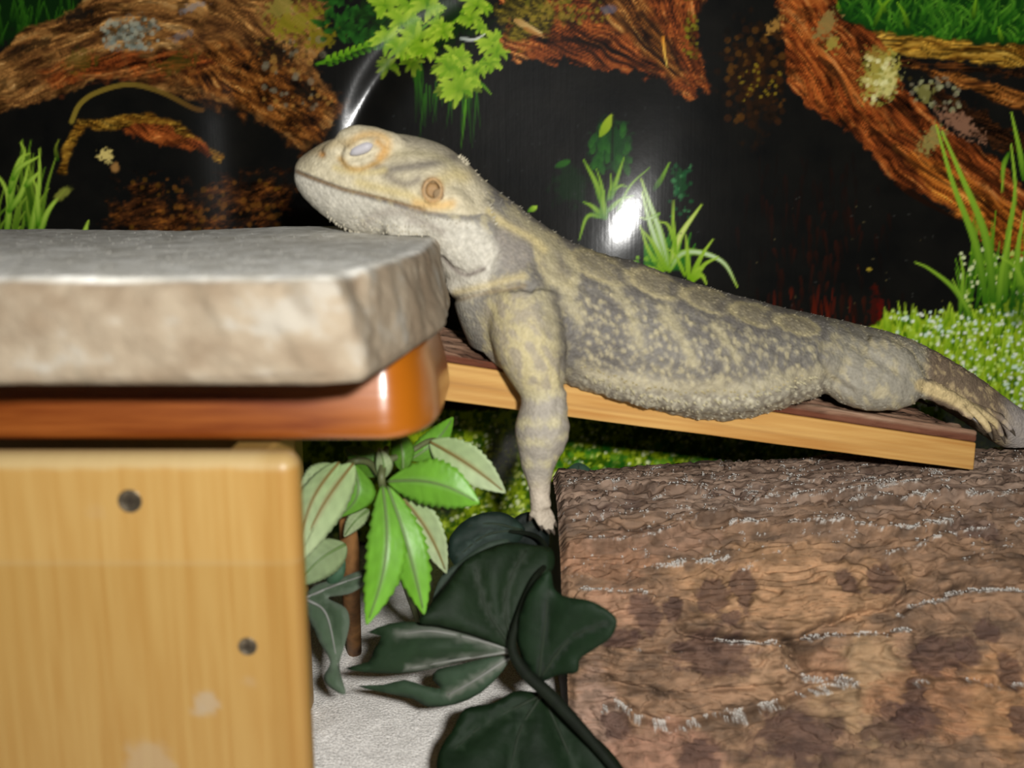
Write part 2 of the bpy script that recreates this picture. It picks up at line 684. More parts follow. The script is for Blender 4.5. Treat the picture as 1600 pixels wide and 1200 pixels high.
    for pts in [[(10, 370), (14, 320), (4, 285), (-20, 262)], [(15, 330), (20, 290), (38, 242), (32, 222)], [(15, 300), (30, 250), (46, 240)],
                [(45, 380), (60, 300), (62, 232)], [(14, 330), (34, 300), (44, 260)], [(60, 370), (75, 330), (102, 296)], [(40, 290), (62, 268)],
                [(128, 376), (138, 345)], [(60, 350), (58, 300), (52, 280)], [(20, 280), (30, 262), (60, 245)]]:
        p.blade(pts, 5.5, GR[1], GR[3], 1.0, shine=pc(170, 200, 80))
    p.blob(100, 302, 16, 8, pc(120, 124, 50), .9, seed=8, ang=-.6)
    p.blade([(90, 250), (87, 232), (92, 218)], 3, GR[0], pc(120, 130, 40))

    # dark foliage, upper centre
    for _ in range(120):
        bx, by = g.uniform(505, 620), g.uniform(-10, 70)
        a = g.uniform(0, 6.28)
        l = g.uniform(10, 26)
        p.blade([(bx, by), (bx + l * math.cos(a), by + l * math.sin(a))], 4, pc(10, 40, 10), pc(38, 92, 24), 0.85, 'leaf')
    p.blob(660, 30, 120, 50, pc(16, 40, 8), .8, seed=14)
    p.blade([(495, 100), (530, 90), (560, 76), (590, 70)], 3.5, GR[1], GR[2])
    for t in range(8):
        bx = 510 + t * 10
        by = 97 - t * 3.6
        p.blade([(bx, by), (bx + 4, by - 12)], 3.5, GR[1], GR[2], 1, 'leaf')
        p.blade([(bx, by), (bx + 10, by + 6)], 3, GR[0], GR[1], 1, 'leaf')
    # hanging stems
    for _ in range(26):
        bx = g.uniform(640, 745)
        by = g.uniform(95, 150)
        p.blade([(bx, by), (bx + g.uniform(-8, 8), by + g.uniform(30, 90))], 1.8, pc(40, 90, 14), pc(18, 46, 8), .8)
    p.blade([(728, 155), (724, 200), (720, 232)], 2, pc(80, 140, 20), pc(40, 80, 10))

    def rosette(cx, cy, r, nn, k=1.0):
        for q in range(nn):
            a = g.uniform(0, 6.28)
            l = r * g.uniform(.6, 1.1)
            dx, dy = math.cos(a), math.sin(a) * .85
            c0 = mix(pc(64, 112, 10), pc(116, 154, 24), g.uniform(0, 1)) * k
            c1 = mix(pc(104, 148, 22), pc(172, 196, 60), g.uniform(0, 1)) * k
            p.blade([(cx, cy), (cx + dx * l * .55 + 2, cy + dy * l * .5 - 3), (cx + dx * l, cy + dy * l)], r * .125, c0, c1, 1, 'leaf')
    for cx, cy, r in [(606, 105, 24), (640, 100, 24), (690, 110, 20), (700, 140, 22), (660, 60, 20), (735, 140, 20)]:
        rosette(cx, cy, r, 14, .42)
    for sx, sy, ex, ey in [(610, 10, 650, 95), (660, 80, 735, 10), (700, 150, 775, 70), (690, 140, 720, 80), (640, 60, 690, 20), (600, 60, 640, 20)]:
        p.blade([(sx, sy), (ex, ey)], 2.5, GR[1], GR[2])
    for cx, cy, r in [(600, 8, 26), (640, 12, 24), (628, 36, 30), (604, 62, 26), (650, 64, 32), (664, 78, 24), (668, 12, 26), (685, 46, 24), (692, 50, 18),
                      (745, 6, 26), (735, 30, 20), (712, 92, 28), (722, 118, 34), (700, 106, 24), (716, 140, 30), (770, 68, 26), (776, 82, 22), (765, 100, 18),
                      (745, 110, 16), (750, 45, 14), (624, 78, 22)]:
        rosette(cx, cy, r * 1.12, 20)
    p.blade([(720, 60), (740, 62), (757, 54)], 2.5, pc(150, 160, 150), pc(220, 220, 210))
    p.blade([(752, 130), (768, 148)], 2, GR[1], GR[2])

    # red-brown wood, centre top
    T2 = [(770, -20), (1052, -20), (1082, 40), (1104, 135), (1076, 150), (1040, 128), (980, 112), (915, 106), (862, 92), (800, 96), (786, 60), (800, 20)]
    p.wood(T2, 0.5, RD, 41, along=60, across=5, ragged=16, contrast=1.35)
    p.wood([(780, -10), (850, -10), (880, 30), (830, 60), (790, 70)], 0.3, [pc(14, 14, 4), pc(60, 52, 8), pc(112, 96, 24), pc(40, 30, 8)], 45, along=20, across=9, ragged=24, edge=10)
    p.blade([(806, 32), (830, 44), (846, 52)], 6, pc(170, 130, 70), pc(210, 180, 120), .9)
    p.blade([(820, 44), (850, 58)], 4, pc(150, 96, 40), pc(190, 140, 80), .8)
    p.wood([(900, -20), (1000, -20), (1040, 60), (1080, 120), (1040, 120), (980, 60)], 0.85, BR, 47, along=60, across=5, ragged=14, edge=9, contrast=1.4)
    p.wood([(1000, -20), (1100, -20), (1086, 50), (1104, 140), (1076, 130), (1052, 90), (1030, 30)], 1.2, RD, 49, along=50, across=6, ragged=10, edge=6, contrast=1.2)
    for pts in [[(935, 0), (1000, 60), (1040, 100)], [(880, 60), (960, 80), (1030, 118)], [(1000, 20), (1046, 70), (1064, 108)]]:
        p.blade(pts, 3.5, pc(20, 8, 4), pc(10, 6, 4), .75, 'line')
    p.blade([(1036, 58), (1038, 80), (1043, 106)], 2.2, pc(220, 140, 40), pc(250, 190, 90), .95)  # orange flash glint painted onto the wood
    p.speckle(820, -5, 950, 40, 90, 2, 5, [pc(96, 92, 16), pc(18, 14, 6), pc(140, 116, 40)], .6, seed=33)
    p.speckle(1068, -5, 1090, 90, 40, 2, 4, [pc(110, 104, 20), pc(70, 56, 10)], .7, seed=34)
    p.blob(950, 14, 12, 8, pc(90, 84, 96), .7, seed=5)

    # faint brown growth between the trunks
    p.blob(1180, 120, 50, 80, pc(30, 18, 8), .9, rough=.6, scale=14, seed=22)
    p.speckle(1135, 45, 1225, 195, 150, 2, 6, [pc(54, 30, 10), pc(80, 50, 14), pc(40, 22, 8), pc(14, 10, 6)], .6, seed=61)
    p.speckle(1150, 90, 1225, 160, 24, 1.5, 3, [pc(120, 100, 24)], .7, seed=62)

    # right upper grass
    GP = [(1290, -20), (1630, -20), (1630, 72), (1500, 70), (1380, 56), (1320, 34)]
    r = p.win(1280, -20, 1630, 80)
    s, xx, yy = r
    p.put(s, mix(pc(10, 36, 8), pc(20, 62, 14), fbm(xx / 16, yy / 16, seed=71)), sstep(4, -6, poly_sdf(xx, yy, GP)))
    for _ in range(240):
        bx, by = g.uniform(1300, 1620), g.uniform(10, 66)
        if by > 20 + (bx - 1300) * .4:
            continue
        a = g.uniform(-2.6, -.5)
        l = g.uniform(14, 46)
        k = g.uniform(0, 1) ** 2
        p.blade([(bx, by), (bx + l * .5 * math.cos(a) + 3, by + l * .55 * math.sin(a)), (bx + l * math.cos(a), by + l * math.sin(a))], 2.6,
                mix(pc(16, 54, 10), pc(50, 110, 20), k), mix(pc(30, 84, 16), pc(96, 150, 40), k), .8)
    for pts in [[(1365, 42), (1380, 10), (1400, -10)], [(1420, 45), (1412, 20), (1402, 4)], [(1385, 20), (1372, 0)], [(1566, 65), (1560, 42)], [(1520, 30), (1526, -6)],
                [(1312, 20), (1304, -8)]]:
        p.blade(pts, 4, GR[0], GR[2], 1)
    # right roots
    p.wood([(1366, 50), (1440, 56), (1520, 68), (1630, 72), (1630, 110), (1540, 100), (1470, 90), (1390, 86)], 0.08, YL, 73, along=50, across=6, ragged=8, contrast=1.3)
    p.wood([(1400, 92), (1630, 112), (1630, 130), (1560, 118), (1470, 108), (1410, 104)], 0.1, DK, 75, along=40, across=5, ragged=8, contrast=1.2)
    p.wood([(1428, 104), (1490, 112), (1550, 130), (1630, 150), (1630, 185), (1570, 166), (1520, 142), (1470, 125)], 0.3, BR, 77, along=60, across=5, ragged=8, contrast=1.1)
    p.wood([(1440, 130), (1500, 150), (1570, 200), (1630, 230), (1630, 250), (1560, 230), (1500, 200)], 0.5, DK, 79, along=40, across=6, ragged=14)
    p.speckle(1420, 120, 1500, 175, 50, 2, 5, [pc(120, 112, 90), pc(60, 50, 20), pc(150, 150, 110)], .55, seed=80)
    # right trunk
    T3 = [(1206, -20), (1302, -20), (1312, 30), (1368, 52), (1386, 90), (1420, 148), (1482, 204), (1540, 240), (1572, 262), (1600, 300), (1630, 330), (1630, 440),
          (1600, 416), (1540, 376), (1484, 322), (1404, 286), (1332, 212), (1272, 172), (1236, 138), (1224, 60)]
    p.wood(T3, 0.72, RD, 83, along=80, across=6.5, ragged=9, contrast=1.35)
    p.wood([(1230, -10), (1290, -10), (1300, 60), (1350, 140), (1400, 200), (1330, 190), (1270, 160), (1240, 120)], 1.0, [pc(60, 24, 8), pc(120, 54, 18), pc(150, 84, 34), pc(172, 112, 60)], 87,
           along=60, across=6, ragged=14, edge=10, contrast=1.2)
    p.wood([(1400, 230), (1500, 270), (1630, 360), (1630, 425), (1540, 372), (1470, 312)], 0.66, [pc(70, 32, 8), pc(134, 70, 20), pc(176, 104, 36), pc(202, 140, 64)], 89,
           along=90, across=5, ragged=10, edge=9, contrast=1.2)
    for pts in [[(1280, 90), (1310, 120), (1335, 170)], [(1395, 160), (1430, 190), (1460, 240)], [(1360, 200), (1420, 250), (1500, 300)], [(1460, 260), (1540, 320), (1600, 370)],
                [(1500, 250), (1560, 290), (1610, 340)], [(1340, 60), (1360, 110), (1390, 150)], [(1400, 286), (1450, 318), (1500, 345)]]:
        p.blade(pts, 6, pc(30, 12, 4), pc(22, 10, 4), .8)
    for cx, cy, rx, ry, col, al in [(1375, 118, 26, 40, pc(150, 140, 60), .9), (1385, 130, 20, 24, pc(186, 180, 110), .8), (1292, 40, 16, 26, pc(128, 110, 60), .8),
                                    (1300, 70, 12, 14, pc(150, 140, 60), .7), (1455, 218, 16, 26, pc(140, 130, 70), .7), (1500, 195, 40, 16, pc(140, 100, 76), .7),
                                    (1446, 144, 16, 16, pc(120, 116, 60), .7), (1212, 40, 10, 18, pc(150, 110, 50), .8), (1370, 90, 20, 16, pc(140, 124, 50), .6)]:
        p.blob(cx, cy, rx, ry, col, al, rough=.6, scale=5, seed=int(cx + cy), ang=.6)
    p.speckle(1350, 85, 1402, 165, 60, 2, 5, [pc(190, 180, 110), pc(110, 110, 40), pc(210, 206, 150)], .6, seed=90)

    # dark red streaks in the hollow
    for _ in range(150):
        bx = g.normal(1285, 60)
        by = g.uniform(240, 520)
        k = g.uniform(0, 1) * np.clip((by - 200) / 300, 0, 1) * (1 if abs(bx - 1280) < 90 else .4)
        p.blade([(bx, by), (bx + g.uniform(-6, 6), by + g.uniform(14, 50))], g.uniform(1.5, 4.5), mix(pc(14, 8, 6), pc(70, 24, 8), k), mix(pc(12, 8, 6), pc(40, 16, 6), k), .4)
    for _ in range(30):
        bx, by = g.uniform(1205, 1390), g.uniform(440, 520)
        p.blade([(bx, by), (bx + g.uniform(-5, 5), by + g.uniform(16, 50))], g.uniform(1.2, 3.5), pc(70, 20, 6), pc(110, 28, 8), .45)
    p.blob(1366, 486, 9, 40, pc(70, 12, 4), .5, rough=.6, scale=8, seed=6)
    p.blob(1375, 482, 6, 18, pc(96, 10, 4), .5, rough=.6, scale=5, seed=7)
    p.blob(1358, 421, 5, 3, pc(150, 130, 40), .9, rough=.1, seed=7)
    p.speckle(1150, 300, 1480, 480, 30, .8, 1.4, [pc(60, 60, 56), pc(90, 80, 50)], .6, seed=91)

    # centre background leaf and grass clumps
    p.blob(955, 228, 34, 46, pc(16, 58, 18), .9, rough=.3, scale=8, seed=101)
    for _ in range(26):
        bx, by = g.uniform(925, 985), g.uniform(190, 255)
        p.blade([(bx, by), (bx + g.uniform(-8, 8), by + g.uniform(8, 26))], 5, pc(18, 62, 16), pc(40, 96, 24), .7, 'leaf')
    p.blade([(938, 212), (948, 196), (957, 178)], 7, pc(120, 150, 20), pc(150, 170, 36), .95, 'leaf')
    p.blade([(956, 250), (958, 182)], 2, pc(8, 20, 6), pc(8, 20, 6), .9, 'line')
    p.blob(890, 290, 30, 40, pc(10, 40, 12), .6, seed=103)
    p.blade([(868, 260), (892, 251)], 5, pc(30, 80, 14), pc(40, 96, 20), .8, 'leaf')
    for pts, w in [([(942, 322), (932, 288), (912, 250)], 7), ([(944, 318), (940, 290), (932, 264)], 4), ([(955, 310), (964, 280), (975, 246)], 5.5),
                   ([(950, 312), (955, 290), (954, 272)], 3.5), ([(940, 336), (925, 322), (912, 316)], 6), ([(942, 340), (918, 338), (905, 375)], 4.5),
                   ([(946, 340), (942, 312), (944, 298)], 8), ([(950, 330), (970, 312), (990, 306)], 5), ([(955, 300), (970, 290), (980, 292)], 4),
                   ([(965, 330), (985, 290), (1015, 262)], 3)]:
        p.blade(pts, w * .8, GR[1] * .85, GR[2] * .85, 1, shine=GR[3] * .8)
    p.blob(1062, 280, 14, 26, pc(12, 60, 24), .85, rough=.6, scale=6, seed=105)
    p.speckle(1046, 255, 1080, 340, 30, 1.5, 4, [pc(20, 80, 40), pc(60, 120, 70)], .6, seed=106)
    p.blade([(1022, 296), (1034, 278), (1046, 254)], 4.5, GR[0], GR[2], 1)
    for q in range(30):
        bx = g.uniform(1005, 1075)
        p.blade([(bx, 420), (bx + g.uniform(-20, 20), 420 - g.uniform(20, 60))], 4, pc(24, 84, 16), pc(60, 130, 26), .7)
    W = pc(206, 224, 200)
    for pts, w, sh in [([(1044, 420), (1030, 360), (1012, 310), (1002, 280)], 9, W), ([(1040, 418), (1016, 350), (1003, 300)], 8, W), ([(1048, 418), (1062, 370), (1096, 320)], 9, pc(220, 230, 140)),
                       ([(1040, 420), (1020, 380), (1000, 356)], 6, None), ([(1036, 424), (1014, 392), (1000, 352)], 5, None), ([(1056, 400), (1052, 350), (1052, 314)], 5, None),
                       ([(1056, 384), (1044, 352), (1028, 346)], 5, None), ([(1046, 422), (1066, 396), (1100, 396), (1132, 412), (1152, 448)], 7, W), ([(1076, 434), (1074, 396), (1072, 368)], 6, None),
                       ([(1080, 436), (1096, 400), (1114, 374)], 6, None), ([(1082, 440), (1100, 414), (1122, 402)], 6, None), ([(1082, 436), (1096, 430), (1104, 444)], 6, None),
                       ([(1070, 430), (1056, 400), (1042, 388)], 4, None), ([(1030, 334), (1014, 342), (1000, 340)], 4, W), ([(1030, 425), (1010, 415)], 6, None), ([(1080, 434), (1090, 420), (1098, 420)], 5, None)]:
        p.blade(pts, w * .78, pc(104, 146, 12), GR[3] * .85, 1, shine=sh)
    p.blade([(826, 330), (840, 322)], 4, GR[1], GR[3], 1, 'leaf')
    p.speckle(990, 402, 1030, 432, 20, 2, 4, [GR[1], GR[2]], .8, seed=109)

    # flower carpet, right and along the ground
    CP = [(1290, 560), (1370, 505), (1390, 486), (1450, 498), (1510, 488), (1560, 470), (1640, 455), (1640, 900), (300, 900), (300, 690), (480, 640), (820, 640), (1200, 640), (1290, 640)]
    r = p.win(290, 440, 1640, 900)
    s, xx, yy = r
    d = poly_sdf(xx, yy, CP) + 14 * (fbm(xx / 8, yy / 8, seed=113, octs=2) - .5)
    n = fbm(xx / 7, yy / 9, seed=111, octs=3)
    far = sstep(560, 700, yy)
    col = mix(mix(pc(64, 104, 6), pc(150, 176, 34), sstep(.3, .7, n)), mix(pc(50, 84, 6), pc(140, 164, 24), sstep(.3, .7, n)), far)
    p.put(s, col * .8, sstep(3, -3, d))
    for _ in range(420):
        bx = g.uniform(1380, 1620)
        by = 492 - (bx - 1450) * .06 + g.uniform(-6, 150)
        p.blade([(bx, by + 14), (bx + g.uniform(-7, 7), by - g.uniform(4, 22))], 2.4, pc(90, 132, 10), pc(166, 194, 50), .8)
    CB = [(1385, 520), (1440, 500), (1640, 480), (1640, 700), (1480, 640)]
    p.speckle(1390, 485, 1620, 640, 480, 1.4, 3.2, [pc(214, 226, 200), pc(190, 210, 190), pc(170, 196, 90)], .9, seed=114)
    p.speckle(660, 650, 1330, 830, 1900, 1.5, 3.5, [pc(196, 206, 110), pc(50, 96, 10), pc(176, 196, 60), pc(206, 214, 170), pc(40, 84, 14)], .7, seed=115)
    p.speckle(830, 690, 1330, 745, 200, 3, 7, [pc(20, 74, 14), pc(40, 110, 30)], .6, seed=116)
    # tall grasses, far right
    for _ in range(46):
        bx = g.uniform(1505, 1615)
        by = g.uniform(440, 500)
        p.blade([(bx, by), (bx + g.uniform(-24, 24), by - g.uniform(40, 120))], 3, pc(30, 74, 8), pc(96, 146, 28), .85)
    p.speckle(1500, 390, 1610, 480, 110, 1.5, 3.5, [pc(170, 190, 90), pc(110, 150, 30), pc(206, 214, 160)], .8, seed=117)
    for pts, w in [([(1540, 470), (1524, 380), (1490, 290), (1463, 196)], 7), ([(1552, 470), (1540, 370), (1500, 270), (1472, 206)], 8), ([(1570, 470), (1574, 380), (1586, 300), (1580, 226)], 6),
                   ([(1560, 480), (1566, 420), (1580, 360)], 6), ([(1596, 470), (1590, 400), (1600, 330)], 6), ([(1600, 280), (1594, 240), (1580, 175)], 5), ([(1610, 470), (1588, 420), (1560, 400)], 5),
                   ([(1516, 490), (1490, 450), (1452, 420), (1430, 410)], 4.5), ([(1500, 490), (1505, 430), (1500, 400)], 4), ([(1520, 500), (1500, 460), (1488, 436)], 3.5),
                   ([(1576, 240), (1568, 260), (1566, 300)], 4)]:
        p.blade(pts, w, pc(50, 96, 14), pc(140, 176, 50), 1, shine=pc(120, 160, 40))
    p.blob(1590, 485, 24, 40, pc(14, 60, 16), .6, seed=120)
    # soft light bits on the dark water
    p.speckle(560, 160, 1100, 420, 60, 1, 1.8, [pc(40, 42, 42)], .6, seed=122)

    mt = material('poster_gloss', vcol=True, rough=0.11, spec=0.5, coat=.07, coat_rough=.34, bump=[('noise', (500, 1, 20), 0.05, 0.0004), ('noise', (120, 1, 90), 0.05, 0.0010)])
    o = make('aquascape_poster', np.stack([X, YP + D, Z], -1).reshape(-1, 3), grid_faces(*X.shape), mt, cols=p.c.reshape(-1, 3))
    tag(o, 'glossy printed backdrop of driftwood, grass and dark water hung behind the lizard', 'poster')


FOLD = 0.17
CREASE = 0.275
build_poster()


# ------------------------------------------------------------------ pale wooden hide box
ZH = 13.10
PL = dict(yl=34.4, yr=37.6)


def plank_line(kind, px):
    """front edge points of the plank: kind bottom / top"""
    a, b = (P(700, 627, PL['yl']), P(1522, 735, PL['yr'])) if kind == 'bottom' else (P(700, 567, PL['yl']), P(1526, 692, PL['yr']))
    return a, b


def wood_cols(x, z, base, dark, light, seed, ax=0.08, az=5.0):
    n = .5 + .75 * (fbm(x / ax, z / az, seed=seed, octs=4, gain=.6) - .5)
    m = fbm(x / 1.6, z / 9.0, seed=seed + 4, octs=3)
    c = mix(dark, light, sstep(.25, .75, n))
    return mix(c, base, .45 + .4 * (m - .5))


def build_hide():
    h = empty('wooden_hide', (-12, 29, 0))
    tag(h, 'pale honey wooden box hide holding up the board and stone, left', 'hide')
    m = material('pale_varnished_pine', vcol=True, rough=0.42, spec=0.35, bump=[('noise', (900, 900, 40), 0.12, 0.0006)])
    half = (8.4, 0.5, ZH / 2)
    v, f = softbox((120, 3, 110), half, 0.42)
    w = v + np.array([-5.27 - 8.4, 24.0 + 0.5, ZH / 2])
    x, z = w[:, 0], w[:, 2]
    col = wood_cols(x, z, 1.36 * alb((206, 160, 84), 24), 1.36 * alb((196, 146, 72), 24), 1.36 * alb((216, 176, 104), 24), 5)
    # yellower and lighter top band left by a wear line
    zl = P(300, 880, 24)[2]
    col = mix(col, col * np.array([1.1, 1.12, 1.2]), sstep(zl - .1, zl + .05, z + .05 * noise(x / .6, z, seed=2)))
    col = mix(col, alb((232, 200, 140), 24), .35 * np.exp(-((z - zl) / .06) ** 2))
    for px, py, r, a in [(322, 1098, .34, .8), (312, 1112, .2, .7), (232, 1190, .7, .55), (150, 800, .25, .12), (388, 1065, .2, .25)]:
        q = P(px, py, 24)
        d = np.hypot(x - q[0], z - q[2]) / r + .8 * (fbm(x / .25, z / .25, seed=31) - .5)
        col = mix(col, alb((236, 208, 168), 24), a * sstep(1.1, .6, d))
    col = mix(col, alb((232, 206, 150), 24) * 1.3, .7 * sstep(ZH - .34, ZH - .2, z + .08 * noise(x / .5, z, seed=8)))  # lit top edge painted in as a paler strip
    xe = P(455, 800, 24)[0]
    col = mix(col, col * np.array([.8, .7, .5]), .6 * sstep(xe - 1.0, xe - .5, x + .2 * (fbm(x, z / 3, seed=3) - .5)))  # darker orange paints in the shading of the rounded right edge
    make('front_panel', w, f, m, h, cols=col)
    q0, q1 = plank_line('bottom', 0)
    tx = (-7.6 - q0[0]) / (q1[0] - q0[0])
    zback = q0[2] + (q1[2] - q0[2]) * tx - 0.03
    for nm, hf, c, rr in [('side_panel', (.55, 1.7, ZH / 2 - .12), (-6.78, 26.75, ZH / 2 - .12), .12), ('rear_panel', (8.4, .75, zback / 2), (-7.5 - 8.4, 34.85, zback / 2), .2)]:
        v, f = softbox((16, 16, 30), hf, rr)
        w = v + np.array(c)
        col = wood_cols(w[:, 0] + w[:, 1], w[:, 2], alb((206, 160, 84), 28), alb((190, 140, 66), 28), alb((216, 176, 104), 28), 9)
        make(nm, w, f, m, h, cols=col)
    # screws in their countersunk holes
    ms = material('dull_screw_steel', (0.16, 0.13, 0.09), 0.32, metal=.8, bump=[('noise', (600, 600, 600), .3, .0003)])
    mh = material('hole_shadow_wood', (0.02, 0.012, 0.005), .8)
    for px, py, r in [(203, 783, .265), (387, 1010, .215)]:
        q = P(px, py, 24)
        th = np.linspace(0, 2 * np.pi, 28, endpoint=False)

        def ring(rad, dy):
            return np.stack([q[0] + rad * np.cos(th), np.full(28, 24.0 + dy), q[2] + rad * np.sin(th)], 1)
        rings = [ring(r * 1.12, .03), ring(r * 1.12, -.012), ring(r * 1.0, -.015), ring(r * .93, -.002)]
        v, f = rings_mesh(rings)
        rim = make('screw', v, f, ms, h)
        fix_normals(rim)
        rim['label'] = 'shiny screw head near the top edge' if py < 900 else 'dark screw head lower right'
        v1, f1 = softbox((2, 2, 2), (r * .62, .02, r * .12), .015)
        v2, f2 = softbox((2, 2, 2), (r * .12, .02, r * .62), .015)
        v, f = joined([(v1 + q + [0, -.012, 0], f1), (v2 + q + [0, -.012, 0], f2)])
        make('screw_slot', v, f, mh, rim)


build_hide()


# ------------------------------------------------------------------ varnished board
def build_board():
    zb, zt = ZH + 0.02, 15.31
    pts = [(-22, 25.3), (-12, 25.3), (-6, 25.3)]
    cx, cy, rx, ry = -3.45, 28.4, 1.5, 3.1
    for a in np.linspace(0, math.pi / 2, 22):
        pts.append((cx + rx * math.sin(a) ** .9, cy - ry * math.cos(a) ** .9))
    pts += [(-1.95, 30.6)]
    for a in np.linspace(0, math.pi / 2, 8):
        pts.append((-3.15 + 1.2 * math.cos(a), 31.4 + 1.2 * math.sin(a)))
    pts += [(-10, 32.6), (-22, 32.6)]
    pts = np.array(pts)
    # rings with a rounded edge
    tang = np.roll(pts, -1, 0) - np.roll(pts, 1, 0)
    nrm = np.stack([tang[:, 1], -tang[:, 0]], 1)
    nrm /= np.linalg.norm(nrm, axis=1)[:, None]
    rr = .24
    rings = []
    prof = []
    for a in np.linspace(0, math.pi / 2, 7):
        prof.append((rr * (1 - math.sin(a)), zb + rr * (1 - math.cos(a))))
    bull = lambda z: .44 * ((z - zb) / (zt - zb)) ** 2
    prof = [(i_ + bull(z_), z_) for i_, z_ in prof]
    for t in np.linspace(.08, .95, 10):
        z_ = zb + rr + (zt - zb - 2 * rr) * t
        prof.append((bull(z_), z_))
    for a in np.linspace(math.pi / 2, 0, 7):
        z_ = zt - rr * (1 - math.cos(a))
        prof.append((bull(z_) + rr * (1 - math.sin(a)), z_))
    for ins, z in prof:
        q = pts - nrm * ins
        rings.append(np.column_stack([q, np.full(len(q), z)]))
    n = len(pts)
    V = np.vstack(rings)
    F = []
    for i in range(len(rings) - 1):
        for j in range(n):
            k = (j + 1) % n
            F.append((i * n + j, i * n + k, (i + 1) * n + k, (i + 1) * n + j))
    F.append(tuple(range(n))[::-1])
    F.append(tuple((len(rings) - 1) * n + j for j in range(n)))
    # subdivided along the straight front for the grain colours
    m = bpy.data.materials.new('red_brown_varnish')
    m.use_nodes = True
    N, L = m.node_tree.nodes, m.node_tree.links
    b = N['Principled BSDF']
    tc = N.new('ShaderNodeTexCoord')
    mp = N.new('ShaderNodeMapping')
    mp.inputs['Scale'].default_value = (30, 90, 420)
    L.new(tc.outputs['Object'], mp.inputs[0])
    nz = N.new('ShaderNodeTexNoise')
    nz.inputs['Scale'].default_value = 1
    nz.inputs['Detail'].default_value = 6
    L.new(mp.outputs[0], nz.inputs['Vector'])
    cr = N.new('ShaderNodeValToRGB')
    e = cr.color_ramp.elements
    e[0].position, e[1].position = .28, .74
    e[0].color = (*alb((140, 60, 12), 25), 1)
    e[1].color = (*alb((198, 110, 44), 25), 1)
    L.new(nz.outputs[0], cr.inputs[0])
    # the end grain takes the stain more orange: colour goes with place along the board
    sp = N.new('ShaderNodeSeparateXYZ')
    L.new(tc.outputs['Object'], sp.inputs[0])
    mr = N.new('ShaderNodeMapRange')
    mr.inputs['From Min'].default_value = -.05
    mr.inputs['From Max'].default_value = -.027
    L.new(sp.outputs[0], mr.inputs[0])
    mx = N.new('ShaderNodeMix')
    mx.data_type = 'RGBA'
    L.new(mr.outputs[0], mx.inputs[0])
    L.new(cr.outputs[0], mx.inputs[6])
    mx.inputs[7].default_value = (*alb((216, 122, 20), 26), 1)
    L.new(mx.outputs[2], b.inputs['Base Color'])
    b.inputs['Roughness'].default_value = .32
    b.inputs['Coat Weight'].default_value = .6
    b.inputs['Coat Roughness'].default_value = .2
    bp = N.new('ShaderNodeBump')
    bp.inputs['Strength'].default_value = .12
    bp.inputs['Distance'].default_value = .0006
    L.new(nz.outputs[0], bp.inputs['Height'])
    L.new(bp.outputs[0], b.inputs['Normal'])
    o = make('varnished_board', V, F, m)
    fix_normals(o)
    tag(o, 'red-brown varnished board with a rounded end, between hide and stone', 'board')


build_board()


# ------------------------------------------------------------------ stone slab
ZS0, ZS1 = 15.34, 17.70


